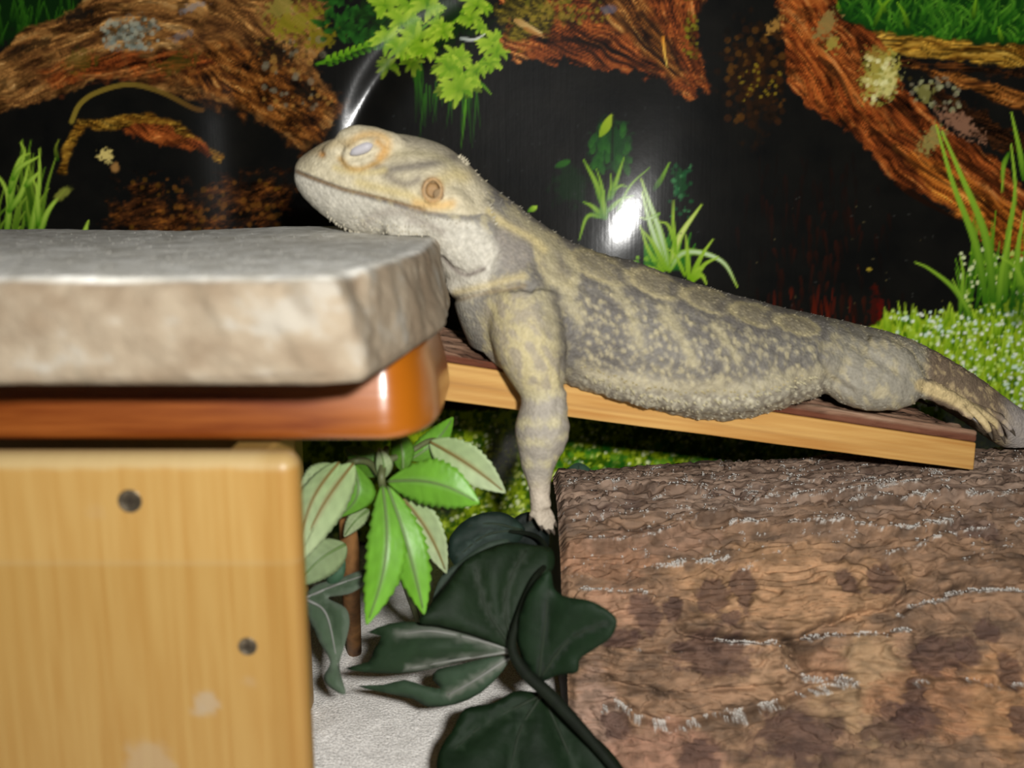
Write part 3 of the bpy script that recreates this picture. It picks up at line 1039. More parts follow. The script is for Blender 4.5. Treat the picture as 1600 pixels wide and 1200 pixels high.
def build_stone():
    half = (9.2, 7.2, 1.18)
    v, f = softbox((150, 90, 26), half, .28)
    a = (v[:, 0] / half[0] + 1) / 2
    b = (v[:, 1] / half[1] + 1) / 2
    c = (v[:, 2] / half[2] + 1) / 2
    xl = -21.0
    xr = -3.22 + 1.30 * np.minimum(b / .5, 1) ** .8 - c * (.60 * (1 - b) + .55 * b) - .2 * sstep(.85, 1, b)
    Xc = xl + (xr - xl) * a
    yf = 21.6 + .35 * sstep(.93, 1, a)
    yb = 38.6 - 2.3 * sstep(.8, 1.0, a) + .4 * np.sin(a * 9)
    Yc = yf + (yb - yf) * b
    Zc = ZS0 + (ZS1 - ZS0) * c
    w = np.stack([Xc, Yc, Zc], 1)
    # normals by direction of the rounded box
    inner = np.clip(v, -(np.array(half) - .28), np.array(half) - .28)
    nn = (v - inner) / .28
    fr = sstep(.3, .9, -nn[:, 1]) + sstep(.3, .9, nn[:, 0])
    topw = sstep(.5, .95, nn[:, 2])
    X, Y, Z = w.T
    big = fbm(X / 2.2, Z / 1.4, Y / 2.2, seed=3, octs=4) - .5
    fine = fbm(X / .35, Z / .3, Y / .35, seed=6, octs=3) - .5
    strata = fbm((X + .5 * Z) / .7, Z / 2.5, Y / .7, seed=9, octs=3) - .5
    d = fr * (.46 * big + .06 * fine + .09 * strata) + topw * (.10 * (fbm(X / 3, Y / 3, seed=12) - .5) + .05 * fine)
    # hump along the back edge, chipped front right corner and lower rim
    w = w + nn * d[:, None]
    w[:, 2] += .12 * np.exp(-((X + 7.6) / 3.0) ** 2) * c * sstep(.5, 1, b)
    q = P(582, 436, 23)
    dist = np.linalg.norm(w - q, axis=1)
    w += np.array([-.25, .35, -.25]) * np.exp(-(dist / .55) ** 2)[:, None]
    rim = np.exp(-((Z - ZS0) / .35) ** 2) * fr
    w[:, 2] += rim * .16 * (fbm(X / .9, Y / .9, seed=17, octs=3) - .1)
    w[:, 2] = np.maximum(w[:, 2], ZS0)
    Xp, Yp, Zp = w.T
    n1 = fbm(X / 1.1, Z / .8, Y / 1.1, seed=21, octs=4)
    n2 = fbm(X / .2, Z / .2, Y / .2, seed=24, octs=3)
    col = mix(alb((198, 174, 144), 23), alb((232, 212, 182), 23), sstep(.3, .7, n1))
    col = mix(col, alb((246, 238, 222), 23), .7 * sstep(.58, .74, n1 + .25 * (n2 - .5)))
    col = mix(col, alb((156, 140, 116), 23.5), .5 * sstep(.62, .8, strata + .5))
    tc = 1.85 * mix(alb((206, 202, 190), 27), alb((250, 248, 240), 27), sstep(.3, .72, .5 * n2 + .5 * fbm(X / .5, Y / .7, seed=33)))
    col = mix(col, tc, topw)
    col = mix(col, alb((226, 216, 198), 23.5), .4 * np.exp(-((nn[:, 2] - .75) / .22) ** 2) * sstep(.1, .5, -nn[:, 1]) * sstep(.42, .6, n1))
    m = material('sandy_stone', vcol=True, rough=.85, spec=.25, bump=[('noise', (300, 300, 300), .5, .0012), ('noise', (1200, 1200, 1200), .3, .0004)])
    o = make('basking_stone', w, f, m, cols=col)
    tag(o, 'thick beige stone slab with rough broken edge lying on the varnished board', 'stone')
    # loose sand grains on its top
    g = np.random.default_rng(5)
    parts = []
    octa = np.array([(1, 0, 0), (-1, 0, 0), (0, 1, 0), (0, -1, 0), (0, 0, 1), (0, 0, -1)], float)
    of = [(0, 2, 4), (2, 1, 4), (1, 3, 4), (3, 0, 4), (2, 0, 5), (1, 2, 5), (3, 1, 5), (0, 3, 5)]
    top = w[topw > .9]
    for i in g.integers(0, len(top), 1500):
        if g.uniform() > 1.15 - (top[i, 1] - 23) / 13:
            continue
        if fbm(top[i:i + 1, 0] / 1.2, top[i:i + 1, 1] / 1.2, seed=44)[0] < .43:
            continue
        r = g.uniform(.015, .035)
        parts.append((octa * r * g.uniform(.7, 1.2, 3) + top[i] + [0, 0, r * .5], of))
    v, f = joined(parts)
    o = make('stone_sand', v, f, material('pale_sand_grains', tuple(alb((236, 232, 220), 26)), .7))
    tag(o, 'loose pale sand grains scattered over the top of the stone slab', 'sand', kind='stuff')


build_stone()


# ------------------------------------------------------------------ bark-topped ramp plank
PLW = 5.6


def plank_frame():
    b0, b1 = plank_line('bottom', 0)
    t0, t1 = plank_line('top', 0)
    s = (-8.9 - b0[0]) / (b1[0] - b0[0])
    b0 = b0 + (b1 - b0) * s
    t0 = t0 + (t1 - t0) * s
    t0 = np.array([b0[0], b0[1], t0[2]])
    ax = b1 - b0
    dep = np.array([-ax[1], ax[0], 0])
    dep /= np.linalg.norm(dep)
    return b0, b1, t0, t1, dep


PB0, PB1, PT0, PT1, PDEP = plank_frame()
BARK = .5


def plank_top(X, Y):
    """height of the bark top (cm) at X, Y"""
    a = PT0 + [0, 0, BARK]
    b = PT1 + [0, 0, BARK]
    n = np.cross(b - a, PDEP)
    return a[2] - (n[0] * (X - a[0]) + n[1] * (Y - a[1])) / n[2]


def plank_uv(X, Y):
    """0..1 along and cm across the plank"""
    ax = (PT1 - PT0)[:2]
    L = np.linalg.norm(ax)
    ax = ax / L
    return ((X - PT0[0]) * ax[0] + (Y - PT0[1]) * ax[1]) / L, (X - PT0[0]) * PDEP[0] + (Y - PT0[1]) * PDEP[1]


def build_plank():
    root = empty('bark_plank', (PB0 + PB1) / 2)
    tag(root, 'sloping cedar plank with bark left on top, the lizard lies on it', 'plank')
    half = (12, 2.8, .7)
    D = PDEP * PLW
    v, f = softbox((150, 16, 12), half, .07)
    c = [[[PB0, PT0], [PB0 + D, PT0 + D]], [[PB1, PT1], [PB1 + D, PT1 + D]]]
    w = hexmap(v, half, c)
    X, Y, Z = w.T
    lx, ly, lz = v.T
    n = fbm(lx / 7, lz / .075, ly / .3, seed=4, octs=4, gain=.6)
    m = fbm(lx / 3, lz / .5, ly, seed=8)
    col = mix(alb((190, 134, 66), 36), alb((224, 178, 104), 36), sstep(.25, .75, .7 * n + .3 * m))
    col = mix(col, alb((150, 92, 40), 36), .55 * sstep(.52, .70, np.cos(lz * 34 + 1.2 * m) * .3 + n * .6))
    end = sstep(half[0] - .05, half[0] - .01, lx)
    col = mix(col, alb((188, 140, 78), 38), end)
    w[:, 2] += .035 * (fbm(lx / 2.5, ly, seed=19) - .5)
    mt = material('sawn_cedar', vcol=True, rough=.7, spec=.25, bump=[('noise', (60, 400, 1500), .25, .0006)])
    make('sawn_core', w, f, mt, root, cols=col)
    # bark layer
    half = (12, 2.8, BARK / 2)
    v, f = softbox((230, 60, 6), half, .1)
    up = np.array([0, 0, BARK])
    o1 = np.array([0, -.03, .012])
    c = [[[PT0 + o1, PT0 + up], [PT0 + D + o1, PT0 + D + up]], [[PT1 + o1, PT1 + up], [PT1 + D + o1, PT1 + D + up]]]
    w = hexmap(v, half, c)
    lx, ly, lz = v.T
    lift = sstep(0, BARK / 2, lz)
    st = fbm(lx / 2.2, ly / .3, seed=7, octs=4, gain=.6)
    fib = fbm(lx / 1.2, ly / .12, lz / .12, seed=15, octs=3)
    w[:, 2] -= lift * (.30 * (1 - sstep(.3, .62, st)) + .06 * fib)
    w += (-PDEP * .09)[None] * ((1.6 * fbm(lx / .9, lz / .10, seed=27, octs=3) - .8) * sstep(-2.4, -2.8, ly))[:, None]
    col = mix(alb((84, 54, 40), 36), alb((158, 122, 98), 36), sstep(.3, .66, st))
    col = mix(col, alb((184, 154, 128), 36), .8 * sstep(.56, .75, .5 * st + .5 * fib))
    col = mix(col, mix(alb((84, 40, 26), 36), alb((122, 66, 42), 36), fib), .85 * sstep(.12, -.06, lz + .10 * (fbm(lx / 1.1, ly, seed=33) - .5)) * sstep(-2.3, -2.7, ly))
    mt = material('plank_bark', vcol=True, rough=.85, spec=.2, bump=[('noise', (120, 700, 700), .5, .0012)])
    make('bark_layer', w, f, mt, root, cols=col)


build_plank()

# ------------------------------------------------------------------ half-round bark log, right
LOGY = 39.6
LOGE = 1.14


def log_R(X):
    return 7.52 + (X - 1.7) / 18.3 * .95


def log_hit(px, py):
    """(X, angle) where a pixel meets the log; angle 0 = top, + towards the viewer"""
    d = _f + _r * ((px - 800) / FPX) + _u * ((600 - py) / FPX)
    d0 = d
    d = d * np.array([1, 1 / LOGE, 1])
    R = 8.4
    for _ in range(4):
        oy, oz = (EYE[1] - LOGY) / LOGE, EYE[2]
        A = d[1] ** 2 + d[2] ** 2
        B = 2 * (oy * d[1] + oz * d[2])
        C = oy * oy + oz * oz - R * R
        disc = max(B * B - 4 * A * C, 0)
        t = (-B - math.sqrt(disc)) / (2 * A)
        p = EYE + d0 * t
        R = log_R(p[0])
    return p[0], math.atan2(-(p[1] - LOGY) / LOGE, p[2])


# ledges of the bark: image polylines, height of the step, sand share
LEDGES = [
    ([(890, 770), (960, 762), (1040, 768), (1110, 775)], .22, .25),
    ([(880, 868), (930, 862), (990, 858), (1050, 845), (1090, 818), (1150, 812)], .34, .12),
    ([(1010, 892), (1060, 890), (1110, 884), (1155, 868)], .30, .8),
    ([(1140, 828), (1200, 834), (1260, 838), (1330, 835), (1380, 842), (1440, 840), (1500, 818)], .34, .7),
    ([(905, 925), (960, 928), (1020, 930), (1070, 938)], .32, .55),
    ([(1150, 905), (1220, 870), (1290, 845), (1340, 855)], .25, .05),
    ([(1380, 880), (1430, 865), (1500, 840), (1560, 836)], .2, .25),
    ([(1120, 1004), (1170, 1006), (1215, 1002)], .34, .8),
    ([(1255, 1002), (1310, 994), (1370, 992), (1415, 990)], .38, .85),
    ([(1400, 965), (1450, 945), (1500, 930), (1560, 925), (1620, 930)], .34, .9),
    ([(1210, 1010), (1222, 1040), (1262, 1062), (1310, 1060), (1330, 1066)], .26, .6),
    ([(1150, 1118), (1210, 1100), (1260, 1082), (1310, 1064), (1335, 1070)], .36, .6),
    ([(935, 1110), (965, 1098), (1000, 1128), (1060, 1132), (1110, 1122), (1160, 1116)], .34, .85),
    ([(1180, 790), (1260, 786), (1330, 780), (1400, 775), (1440, 770)], .22, .5),
    ([(1330, 795), (1400, 790), (1480, 782), (1560, 786), (1620, 780)], .25, .6),
    ([(1400, 1075), (1480, 1060), (1560, 1075), (1620, 1060)], .2, .1),
    ([(960, 1010), (1020, 1020), (1080, 1015)], .2, .05),
]
CRACKS = [([(1420, 915), (1395, 945), (1330, 960), (1270, 985), (1235, 1000), (1130, 995), (1060, 985)], .30),
          ([(1330, 1150), (1390, 1120), (1450, 1075)], .25), ([(950, 1060), (1040, 1080), (1150, 1072), (1230, 1068)], .2),
          ([(1600, 905), (1520, 912), (1460, 925), (1400, 900)], .22), ([(1235, 1005), (1250, 1040), (1290, 1050)], .2)]
TAN = [((1230, 915), (190, 75), (196, 142, 92)), ((950, 870), (90, 40), (178, 124, 84)), ((1350, 1070), (90, 90), (176, 134, 88)), ((1030, 850), (120, 26), (162, 118, 84)),
       ((1195, 1040), (60, 60), (184, 136, 92)), ((1285, 1040), (45, 30), (176, 124, 84)), ((930, 1120), (50, 80), (178, 136, 104)), ((1450, 1090), (120, 60), (170, 116, 74)),
       ((1560, 1090), (60, 90), (186, 130, 80)), ((1040, 1180), (120, 50), (174, 122, 88)), ((960, 950), (60, 40), (184, 132, 92))]
DARKP = [((1115, 935), (26, 34)), ((1140, 965), (20, 14)), ((1050, 955), (16, 26)), ((1010, 960), (26, 36)), ((1110, 1020), (60, 40)), ((1375, 910), (26, 28)), ((1320, 915), (14, 22)),
         ((1160, 920), (18, 34)), ((1460, 1025), (38, 36)), ((1510, 1015), (18, 26)), ((1570, 1045), (20, 30)), ((1590, 1120), (20, 26)), ((1250, 1150), (70, 40)), ((1090, 1185), (36, 30)),
         ((960, 1128), (24, 22)), ((1400, 1130), (60, 36)), ((1420, 1100), (30, 40)), ((1540, 990), (22, 20)), ((1520, 830), (40, 24)), ((985, 790), (20, 14)), ((1150, 770), (50, 14)),
         ((1340, 745), (60, 10)), ((940, 800), (24, 14)), ((965, 1000), (30, 14))]


def build_log():
    root = empty('bark_log', (11, LOGY, 0))
    tag(root, 'thick brown half-round log with flaky sand-dusted bark, right', 'log')
    x0 = 1.75
    nu, nv = 560, 330
    us = np.linspace(x0, 25.5, nu)
    an = np.concatenate([np.linspace(-1.57, -.35, 30)[:-1], np.linspace(-.35, 1.45, nv - 36), np.linspace(1.45, 1.57, 8)[1:]])
    nv = len(an)
    U, A = np.meshgrid(us, an)
    S = A * 8.3                               # arc length in cm
    h = 0.0 * U
    hit = {}

    def us_of(poly):
        q = np.array([log_hit(*p) for p in poly])
        return np.stack([q[:, 0], q[:, 1] * 8.3], 1)
    wob = .12 * (fbm(U / .5, S / .5, seed=3, octs=3) - .5) * 2
    # strata: plates that overlap like shingles along the grain
    t = fbm(U / 3.4, S / .95, seed=11, octs=4, gain=.5) * 9
    fr = t - np.floor(t)
    h += .20 * (sstep(0, .85, fr) - sstep(.85, 1, fr)) - .1
    h += .45 * (fbm(U / 4, S / 2, seed=14, octs=3) - .5) + .16 * (fbm(U / .5, S / .28, seed=16, octs=3) - .5)
    sand = 0.0 * U
    cell = (sstep(.8, .96, fr) - sstep(.985, 1.0, fr)) * sstep(.5, .7, fbm(U / 1.4, S / 1.4, seed=18))
    sand += .75 * cell * sstep(1.0, .3, A)
    for poly, st, sa in LEDGES:
        q = us_of(poly)
        q = catmull(q, 4)
        lo, hi = q[:, 0].min(), q[:, 0].max()
        sl = np.interp(U, q[:, 0], q[:, 1]) if np.all(np.diff(q[:, 0]) > 0) else np.interp(U, np.sort(q[:, 0]), q[np.argsort(q[:, 0]), 1])
        inside = sstep(lo - .25, lo + .25, U) * sstep(hi + .25, hi - .25, U)
        dd = S + wob - sl                     # + is below the line on the picture
        am = q[:, 1].mean() / 8.3
        wl = float(sstep(.55, .95, np.array(am)))
        h += wl * 1.3 * st * inside * sstep(-.07, .05, dd) * np.exp(-np.maximum(dd, 0) / .8)
        h -= wl * st * .6 * inside * np.exp(-((dd + .14) / .12) ** 2)
        h += (1 - wl) * 1.2 * st * inside * sstep(.06, -.05, dd) * np.exp(np.minimum(dd, 0) / .8)
        off_, wd_ = .05 + .09 * (1 - wl), .10 + .05 * (1 - wl)
        nz_ = fbm(U / .35, S / .16, seed=int(st * 100 + poly[0][0]), octs=3, gain=.7)
        sand = np.maximum(sand, (sa + .25) * inside * np.exp(-((dd + off_) / wd_) ** 2) * (.1 + 1.3 * sstep(.38, .62, nz_)) * (.45 + .75 * noise(U / .08, S / .08, seed=53)))
    for poly, dp in CRACKS:
        q = us_of(poly)
        cq = catmull(q, 3)
        d, _ = seg_dist(U + wob, S + wob * .6, cq)
        o_ = np.argsort(cq[:, 0])
        sl = np.interp(U, cq[o_, 0], cq[o_, 1])
        ins_ = sstep(cq[:, 0].min() - .2, cq[:, 0].min() + .3, U) * sstep(cq[:, 0].max() + .2, cq[:, 0].max() - .3, U)
        dd = S + wob * .6 - sl
        h += 1.7 * dp * ins_ * sstep(.06, -.05, dd) * np.exp(np.minimum(dd, 0) / .8)
        h -= 1.5 * dp * np.exp(-(d / .12) ** 2)
    n1 = fbm(U / 1.6, S / .5, seed=21, octs=4)
    n2 = fbm(U / .4, S / .25, seed=23, octs=4, gain=.6)
    col = mix(alb((104, 82, 64), 34), alb((168, 132, 102), 34), sstep(.28, .7, .5 * n1 + .5 * n2))
    pid = np.floor(t)
    pb = noise(pid * 3.71 + .5, U / 3.0, seed=25)
    col = col * (.72 + .56 * pb)[..., None]
    for c, r, rgb in TAN:
        a = log_hit(*c)
        ex = log_hit(c[0] + r[0], c[1])[0] - a[0]
        ey = abs(log_hit(c[0], c[1] + r[1])[1] - a[1]) * 8.3
        d = np.hypot((U - a[0]) / ex, (S - a[1] * 8.3) / ey) + .9 * (fbm(U / .9, S / .6, seed=int(c[0]), octs=4) - .5)
        w = sstep(1.05, .7, d)
        rgbn = mix(alb(np.array(rgb) * [.84, .90, 1.0], 33), alb(np.minimum(np.array(rgb) * [1.08, 1.16, 1.32], 255), 33), sstep(.3, .7, n2))
        col = mix(col, rgbn * (.85 + .3 * pb)[..., None], .82 * w)
        h += .09 * w
    for c, r in DARKP:
        a = log_hit(*c)
        ex = log_hit(c[0] + r[0], c[1])[0] - a[0]
        ey = abs(log_hit(c[0], c[1] + r[1])[1] - a[1]) * 8.3
        d = np.hypot((U - a[0]) / ex, (S - a[1] * 8.3) / ey) + 1.5 * (fbm(U / .6, S / .4, seed=int(c[0] + 3), octs=4, gain=.6) - .5)
        w = sstep(1.1, .75, d)
        col = mix(col, mix(alb((70, 50, 44), 33), alb((112, 82, 72), 33), n2), .75 * w)
        h -= .07 * w
    # weathered grey along the crest, fine dark grooves
    crest = sstep(.62, .2, A + .25 * (fbm(U / 1.5, S / .4, seed=29) - .5))
    col = mix(col, mix(alb((88, 70, 60), 38), alb((166, 142, 124), 38), sstep(.3, .7, fbm(U / 1.2, S / .14, seed=31, octs=4, gain=.6))), .75 * crest)
    h += crest * .12 * (fbm(U / 1.2, S / .14, seed=31, octs=4, gain=.6) - .5)
    gv = fbm(U / .9, S / .10, seed=37, octs=3)
    col = mix(col, col * .62, .6 * sstep(.56, .72, gv))
    spk = fbm((U + .6 * S) / .13, (S - .5 * U) / .10, seed=41, octs=2) * sstep(.42, .62, fbm(U / 1.1, S / .5, seed=43))
    sand = np.maximum(sand, sstep(.66, .78, spk) * sstep(1.0, .2, A))
    sand = np.clip(sand, 0, 1) * (.55 + .6 * noise(U / .12, S / .12, seed=47))
    R0 = log_R(U) + h
    W3 = np.stack([U, LOGY - LOGE * R0 * np.sin(A), R0 * np.cos(A)], -1)
    NB = np.cross(np.gradient(W3, axis=0), np.gradient(W3, axis=1))
    NB /= np.linalg.norm(NB, axis=-1)[..., None] + 1e-12
    NB *= np.sign(NB[..., 2:3] * np.cos(A)[..., None] - NB[..., 1:2] * np.sin(A)[..., None])
    down = -NB[..., 1] * np.cos(A) - NB[..., 2] * np.sin(A)
    sand = sand * sstep(.85, .35, down) * (.35 + 1.0 * sstep(.6, .25, worley(U / .085, S / .085, seed=57)))
    col = mix(col, alb((222, 214, 204), 34), np.clip(sstep(.2, .62, sand), 0, 1))
    h += .03 * sand
    edge = sstep(x0 + .28, x0, U)
    h -= .35 * edge
    R = log_R(U) + h
    flat = np.clip((R - .02), 0, 99)
    X = U + .15 * (fbm(S / 1.5, S * 0, seed=51) - .5) * sstep(x0 + .8, x0, U) + .25 * sstep(.6, 1.5, A) * sstep(x0 + 2, x0, U)
    Yv = LOGY - LOGE * R * np.sin(A)
    Zv = np.maximum(R * np.cos(A), 0.0)
    V = np.stack([X, Yv, Zv], -1).reshape(-1, 3)
    F = grid_faces(nv, nu)[:, ::-1]
    mt = material('flaky_bark', vcol=True, rough=.8, spec=.3, bump=[('noise', (250, 500, 500), .5, .001), ('noise', (1300, 1300, 1300), .3, .0004)])
    make('bark', V, F, mt, root, cols=col.reshape(-1, 3))
    # sawn ends
    me = material('sawn_log_end', (0.03, 0.02, 0.012), .8, var=((40, 300, 300), .6, 1.4), bump=[('noise', (100, 500, 500), .4, .001)])
    for j in (0, nu - 1):
        rim = np.stack([X[:, j], Yv[:, j], Zv[:, j]], 1)
        ctr = np.array([rim[:, 0].mean(), LOGY, 0.02])
        rings = [rim, rim * .6 + ctr * .4 + [.03, 0, 0], rim * .25 + ctr * .75]
        v = np.vstack(rings + [ctr[None]])
        n = nv
        f = []
        for i in range(2):
            for k in range(n - 1):
                f.append((i * n + k, i * n + k + 1, (i + 1) * n + k + 1, (i + 1) * n + k))
        for k in range(n - 1):
            f.append((2 * n + k, 2 * n + k + 1, 3 * n))
        make('sawn_end', v, f, me, root)
    # loose grains on the ledges
    g = np.random.default_rng(9)
    octa = np.array([(1, 0, 0), (-1, 0, 0), (0, 1, 0), (0, -1, 0), (0, 0, 1), (0, 0, -1)], float)
    of = [(0, 2, 4), (2, 1, 4), (1, 3, 4), (3, 0, 4), (2, 0, 5), (1, 2, 5), (3, 1, 5), (0, 3, 5)]
    idx = np.nonzero((sand > .45) & (A > -.2) & (A < 1.4) & (U > 2.2))
    parts = []
    pick = g.permutation(len(idx[0]))[:3200]
    for k in pick:
        i, j = idx[0][k], idx[1][k]
        r = g.uniform(.016, .038)
        parts.append((octa * r + np.array([X[i, j], Yv[i, j], Zv[i, j]]) + (r + .03) * NB[i, j], of))
    v, f = joined(parts)
    o = make('sand_dusting', v, f, material('white_sand_grains', tuple(alb((238, 234, 226), 34)), .7), root)
    tag(o, kind='stuff')


build_log()


# ------------------------------------------------------------------ the bearded dragon
#   top pixel, bottom pixel, centre distance, half width
SECT = [((462, 261), (463, 279), 36.0, .30), ((468, 248), (466, 294), 36.0, .70), ((486, 234), (481, 314), 36.0, 1.02), ((510, 220), (508, 338), 36.0, 1.28),
        ((540, 212), (540, 358), 36.0, 1.5), ((575, 208), (578, 370), 36.0, 1.68), ((615, 208), (615, 377), 36.0, 1.9), ((655, 214), (648, 382), 36.0, 2.12),
        ((694, 227), (672, 396), 36.0, 2.2), ((726, 250), (690, 424), 36.0, 2.1), ((756, 280), (700, 448), 36.0, 2.05), ((792, 308), (708, 468), 36.0, 2.2),
        ((832, 338), (722, 510), 36.1, 2.5), ((880, 371), (752, 565), 36.3, 2.8), ((932, 393), (808, 596), 36.6, 3.0), ((992, 409), (884, 606), 36.9, 3.15),
        ((1052, 431), (966, 622), 37.1, 3.35), ((1120, 453), (1062, 646), 37.3, 3.45), ((1190, 472), (1142, 648), 37.7, 3.25), ((1250, 487), (1212, 630), 38.1, 2.9),
        ((1310, 500), (1275, 610), 38.5, 2.4), ((1370, 513), (1335, 600), 39.0, 1.9), ((1422, 530), (1392, 600), 39.5, 1.5), ((1472, 554), (1444, 622), 40.0, 1.2),
        ((1532, 592), (1506, 660), 40.5, 1.0), ((1602, 642), (1572, 702), 41.2, .86), ((1672, 676), (1650, 724), 42.0, .72), ((1750, 696), (1742, 735), 43.0, .56),
        ((1850, 704), (1848, 734), 44.0, .42), ((1960, 706), (1960, 726), 45.0, .27), ((2050, 708), (2050, 718), 45.5, .14)]


def section_curve():
    rows = []
    for t, b, Y, w in SECT:
        a, c = P(*t, Y), P(*b, Y)
        rows.append(np.concatenate([a, c, [w]]))
    return catmull(np.array(rows), 5)


LROWS = section_curve()


def body_loft(seg=44):
    th = np.linspace(0, 2 * np.pi, seg, endpoint=False)
    cs, sn = np.cos(th), np.sin(th)
    rings = []
    for i, r in enumerate(LROWS):
        a, c, w = r[:3], r[3:6], r[6]
        ctr = (a + c) / 2
        up = (a - c) / 2
        k = i / len(LROWS)
        e = 0.9
        sx = np.sign(cs) * np.abs(cs) ** e
        sz = np.sign(sn) * np.abs(sn) ** e
        if i < 45:                            # head: narrow crown, broad jaw
            ww = w * (1 - .22 * np.clip(sn, 0, 1) ** 2)
        else:                                 # trunk: widest below the middle
            ww = w * (1 - .12 * np.clip(sn, 0, 1))
        rings.append(ctr + sx[:, None] * ww[:, None] * np.array([0, -1.0, 0]) + sz[:, None] * up)
    return rings_mesh(rings)


def center_Y(X):
    mid = (LROWS[:, :3] + LROWS[:, 3:6]) / 2
    o = np.argsort(mid[:, 0])
    return np.interp(X, mid[o, 0], mid[o, 1])


def mirY(p):
    p = np.array(p, float)
    p[..., 1] = 2 * center_Y(p[..., 0]) - p[..., 1]
    return p


PXCM = 43.0


def px_ball(px, py, Y, rx, ry, rdepth, ang=0.0):
    return ball(P(px, py, Y), rx / PXCM, rdepth, ry / PXCM, ang)


def build_lizard():
    root = empty('bearded_dragon', P(1060, 600, 36.5))
    tag(root, 'grey and tan bearded dragon lizard, eyes shut, chin on the stone slab', 'lizard')
    parts = [body_loft()]
    near = []
    # head: brow, cheek, jaw muscle, throat pouch, ear rim
    near += [px_ball(572, 222, 34.95, 44, 24, .55, -.12), px_ball(600, 228, 34.95, 34, 22, .5), px_ball(528, 236, 35.1, 26, 18, .45, .5),
             px_ball(690, 330, 34.35, 52, 40, .55, -.3), px_ball(640, 352, 34.6, 40, 26, .6, -.1), px_ball(600, 318, 34.75, 70, 20, .45, -.22)]
    near += [px_ball(730, 388, 34.75, 46, 38, .9, -.3), px_ball(728, 442, 35.0, 32, 20, .8, .25), px_ball(764, 432, 34.7, 38, 16, .6, .2)]
    # shoulder and flank swellings
    near += [px_ball(812, 482, 34.2, 58, 74, .9, .3), px_ball(1010, 590, 34.9, 130, 44, 1.1, -.2), px_ball(1130, 606, 35.1, 110, 40, 1.1, .05)]
    # eye bulge with a lid seam left between two ridges
    ridge_u = [P(537, 246, 34.62), P(548, 232, 34.5), P(566, 223, 34.45), P(585, 222, 34.5), P(597, 230, 34.6), P(600, 240, 34.7)]
    ridge_d = [P(537, 246, 34.62), P(546, 256, 34.52), P(562, 256, 34.5), P(580, 249, 34.5), P(594, 242, 34.6), P(600, 240, 34.7)]
    near += [px_ball(566, 238, 34.85, 32, 22, .38, .25), tube(ridge_u, [.10, .14, .16, .16, .13, .09], 8), tube(ridge_d, [.09, .12, .14, .14, .12, .09], 8)]
    er = [P(676 + 13 * math.cos(a) - 4 * math.sin(a), 297 + 17 * math.sin(a) + 5 * math.cos(a), 33.78) for a in np.linspace(0, 2 * math.pi, 14)]
    near += [tube(er, [.075] * 14, 8, 2)]
    # fold behind the jaw and the gular fold
    near += [tube([P(764, 312, 34.6), P(772, 352, 34.45), P(764, 400, 34.5), P(742, 424, 34.7)], [.10, .17, .17, .1], 8),
             tube([P(708, 462, 35.0), P(745, 452, 34.6), P(790, 438, 34.3), P(816, 440, 34.2)], [.12, .2, .2, .08], 8)]
    far = [(mirY(v), [q[::-1] for q in f]) for v, f in near]
    # near foreleg hangs down in front of the plank
    near_leg = [([P(818, 470, 34.3), P(826, 530, 33.75), P(842, 585, 33.4), P(850, 622, 33.25), P(847, 672, 33.1), P(841, 722, 33.05), P(843, 762, 33.05), P(845, 792, 33.05)],
                 [1.25, 1.25, .98, .76, .92, .62, .38, .36])]
    legs = [tube(p, r, 20, 5) for p, r in near_leg]
    hand = P(845, 792, 33.05)
    claws = []
    fingers = [((843, 790), (834, 800), (830, 808), .14, 33.0), ((844, 794), (842, 812), (845, 822), .135, 32.85), ((846, 796), (850, 816), (855, 828), .14, 32.95),
               ((848, 796), (858, 816), (863, 829), .14, 33.05), ((849, 792), (861, 806), (866, 817), .13, 33.2)]
    for a, b, c, r, Y in fingers:
        legs.append(tube([P(845, 782, 33.05), P(*a, (Y + 33.05) / 2), P(*b, Y), P(*c, Y)], [.22, .17, r, r * .7], 10, 4))
        q0, q1 = P(*c, Y), P(c[0] + (c[0] - b[0]) * .7, c[1] + 7, Y)
        claws.append((q0, q1))
    legs.append(ball(P(845, 782, 33.05), .36, .3, .42))
    # near hind leg folded on the plank, foot stretched back
    th = [([P(1336, 556, 37.6), P(1320, 578, 37.0), P(1350, 596, 36.75), P(1400, 602, 36.85), P(1428, 602, 37.15)], [1.0, 1.05, 1.06, .92, .60]),
          ([P(1345, 560, 37.2), P(1390, 575, 37.0), P(1426, 598, 37.1)], [.95, .95, .68]),
          ([P(1420, 600, 37.3), P(1450, 608, 37.5), P(1480, 622, 37.75), P(1512, 638, 38.0)], [.60, .42, .36, .28])]
    legs += [tube(p, r, 18, 5) for p, r in th]
    legs.append(px_ball(1370, 590, 37.3, 66, 44, 1.0, -.15))
    toes = [[(1505, 636, 38.0), (1528, 650, 37.8), (1540, 664, 37.7), (1546, 676, 37.7)], [(1508, 634, 38.1), (1538, 648, 38.1), (1556, 662, 38.1), (1566, 682, 38.1)],
            [(1508, 632, 38.3), (1545, 644, 38.5), (1566, 656, 38.5), (1580, 672, 38.5)], [(1505, 636, 38.3), (1536, 642, 38.8), (1560, 648, 38.9)],
            [(1490, 630, 37.8), (1508, 644, 37.4), (1520, 654, 37.2)]]
    for t in toes:
        pts = [P(*q) for q in t]
        legs.append(tube(pts, list(np.linspace(.2, .12, len(pts))), 10, 4))
        e = pts[-1] - pts[-2]
        e /= np.linalg.norm(e)
        claws.append((pts[-1], pts[-1] + e * .28 + np.array([0, 0, -.05])))
    # far legs rest on the plank
    def on_plank(X, Y, dz):
        return np.array([X, Y, plank_top(X, Y) + dz])
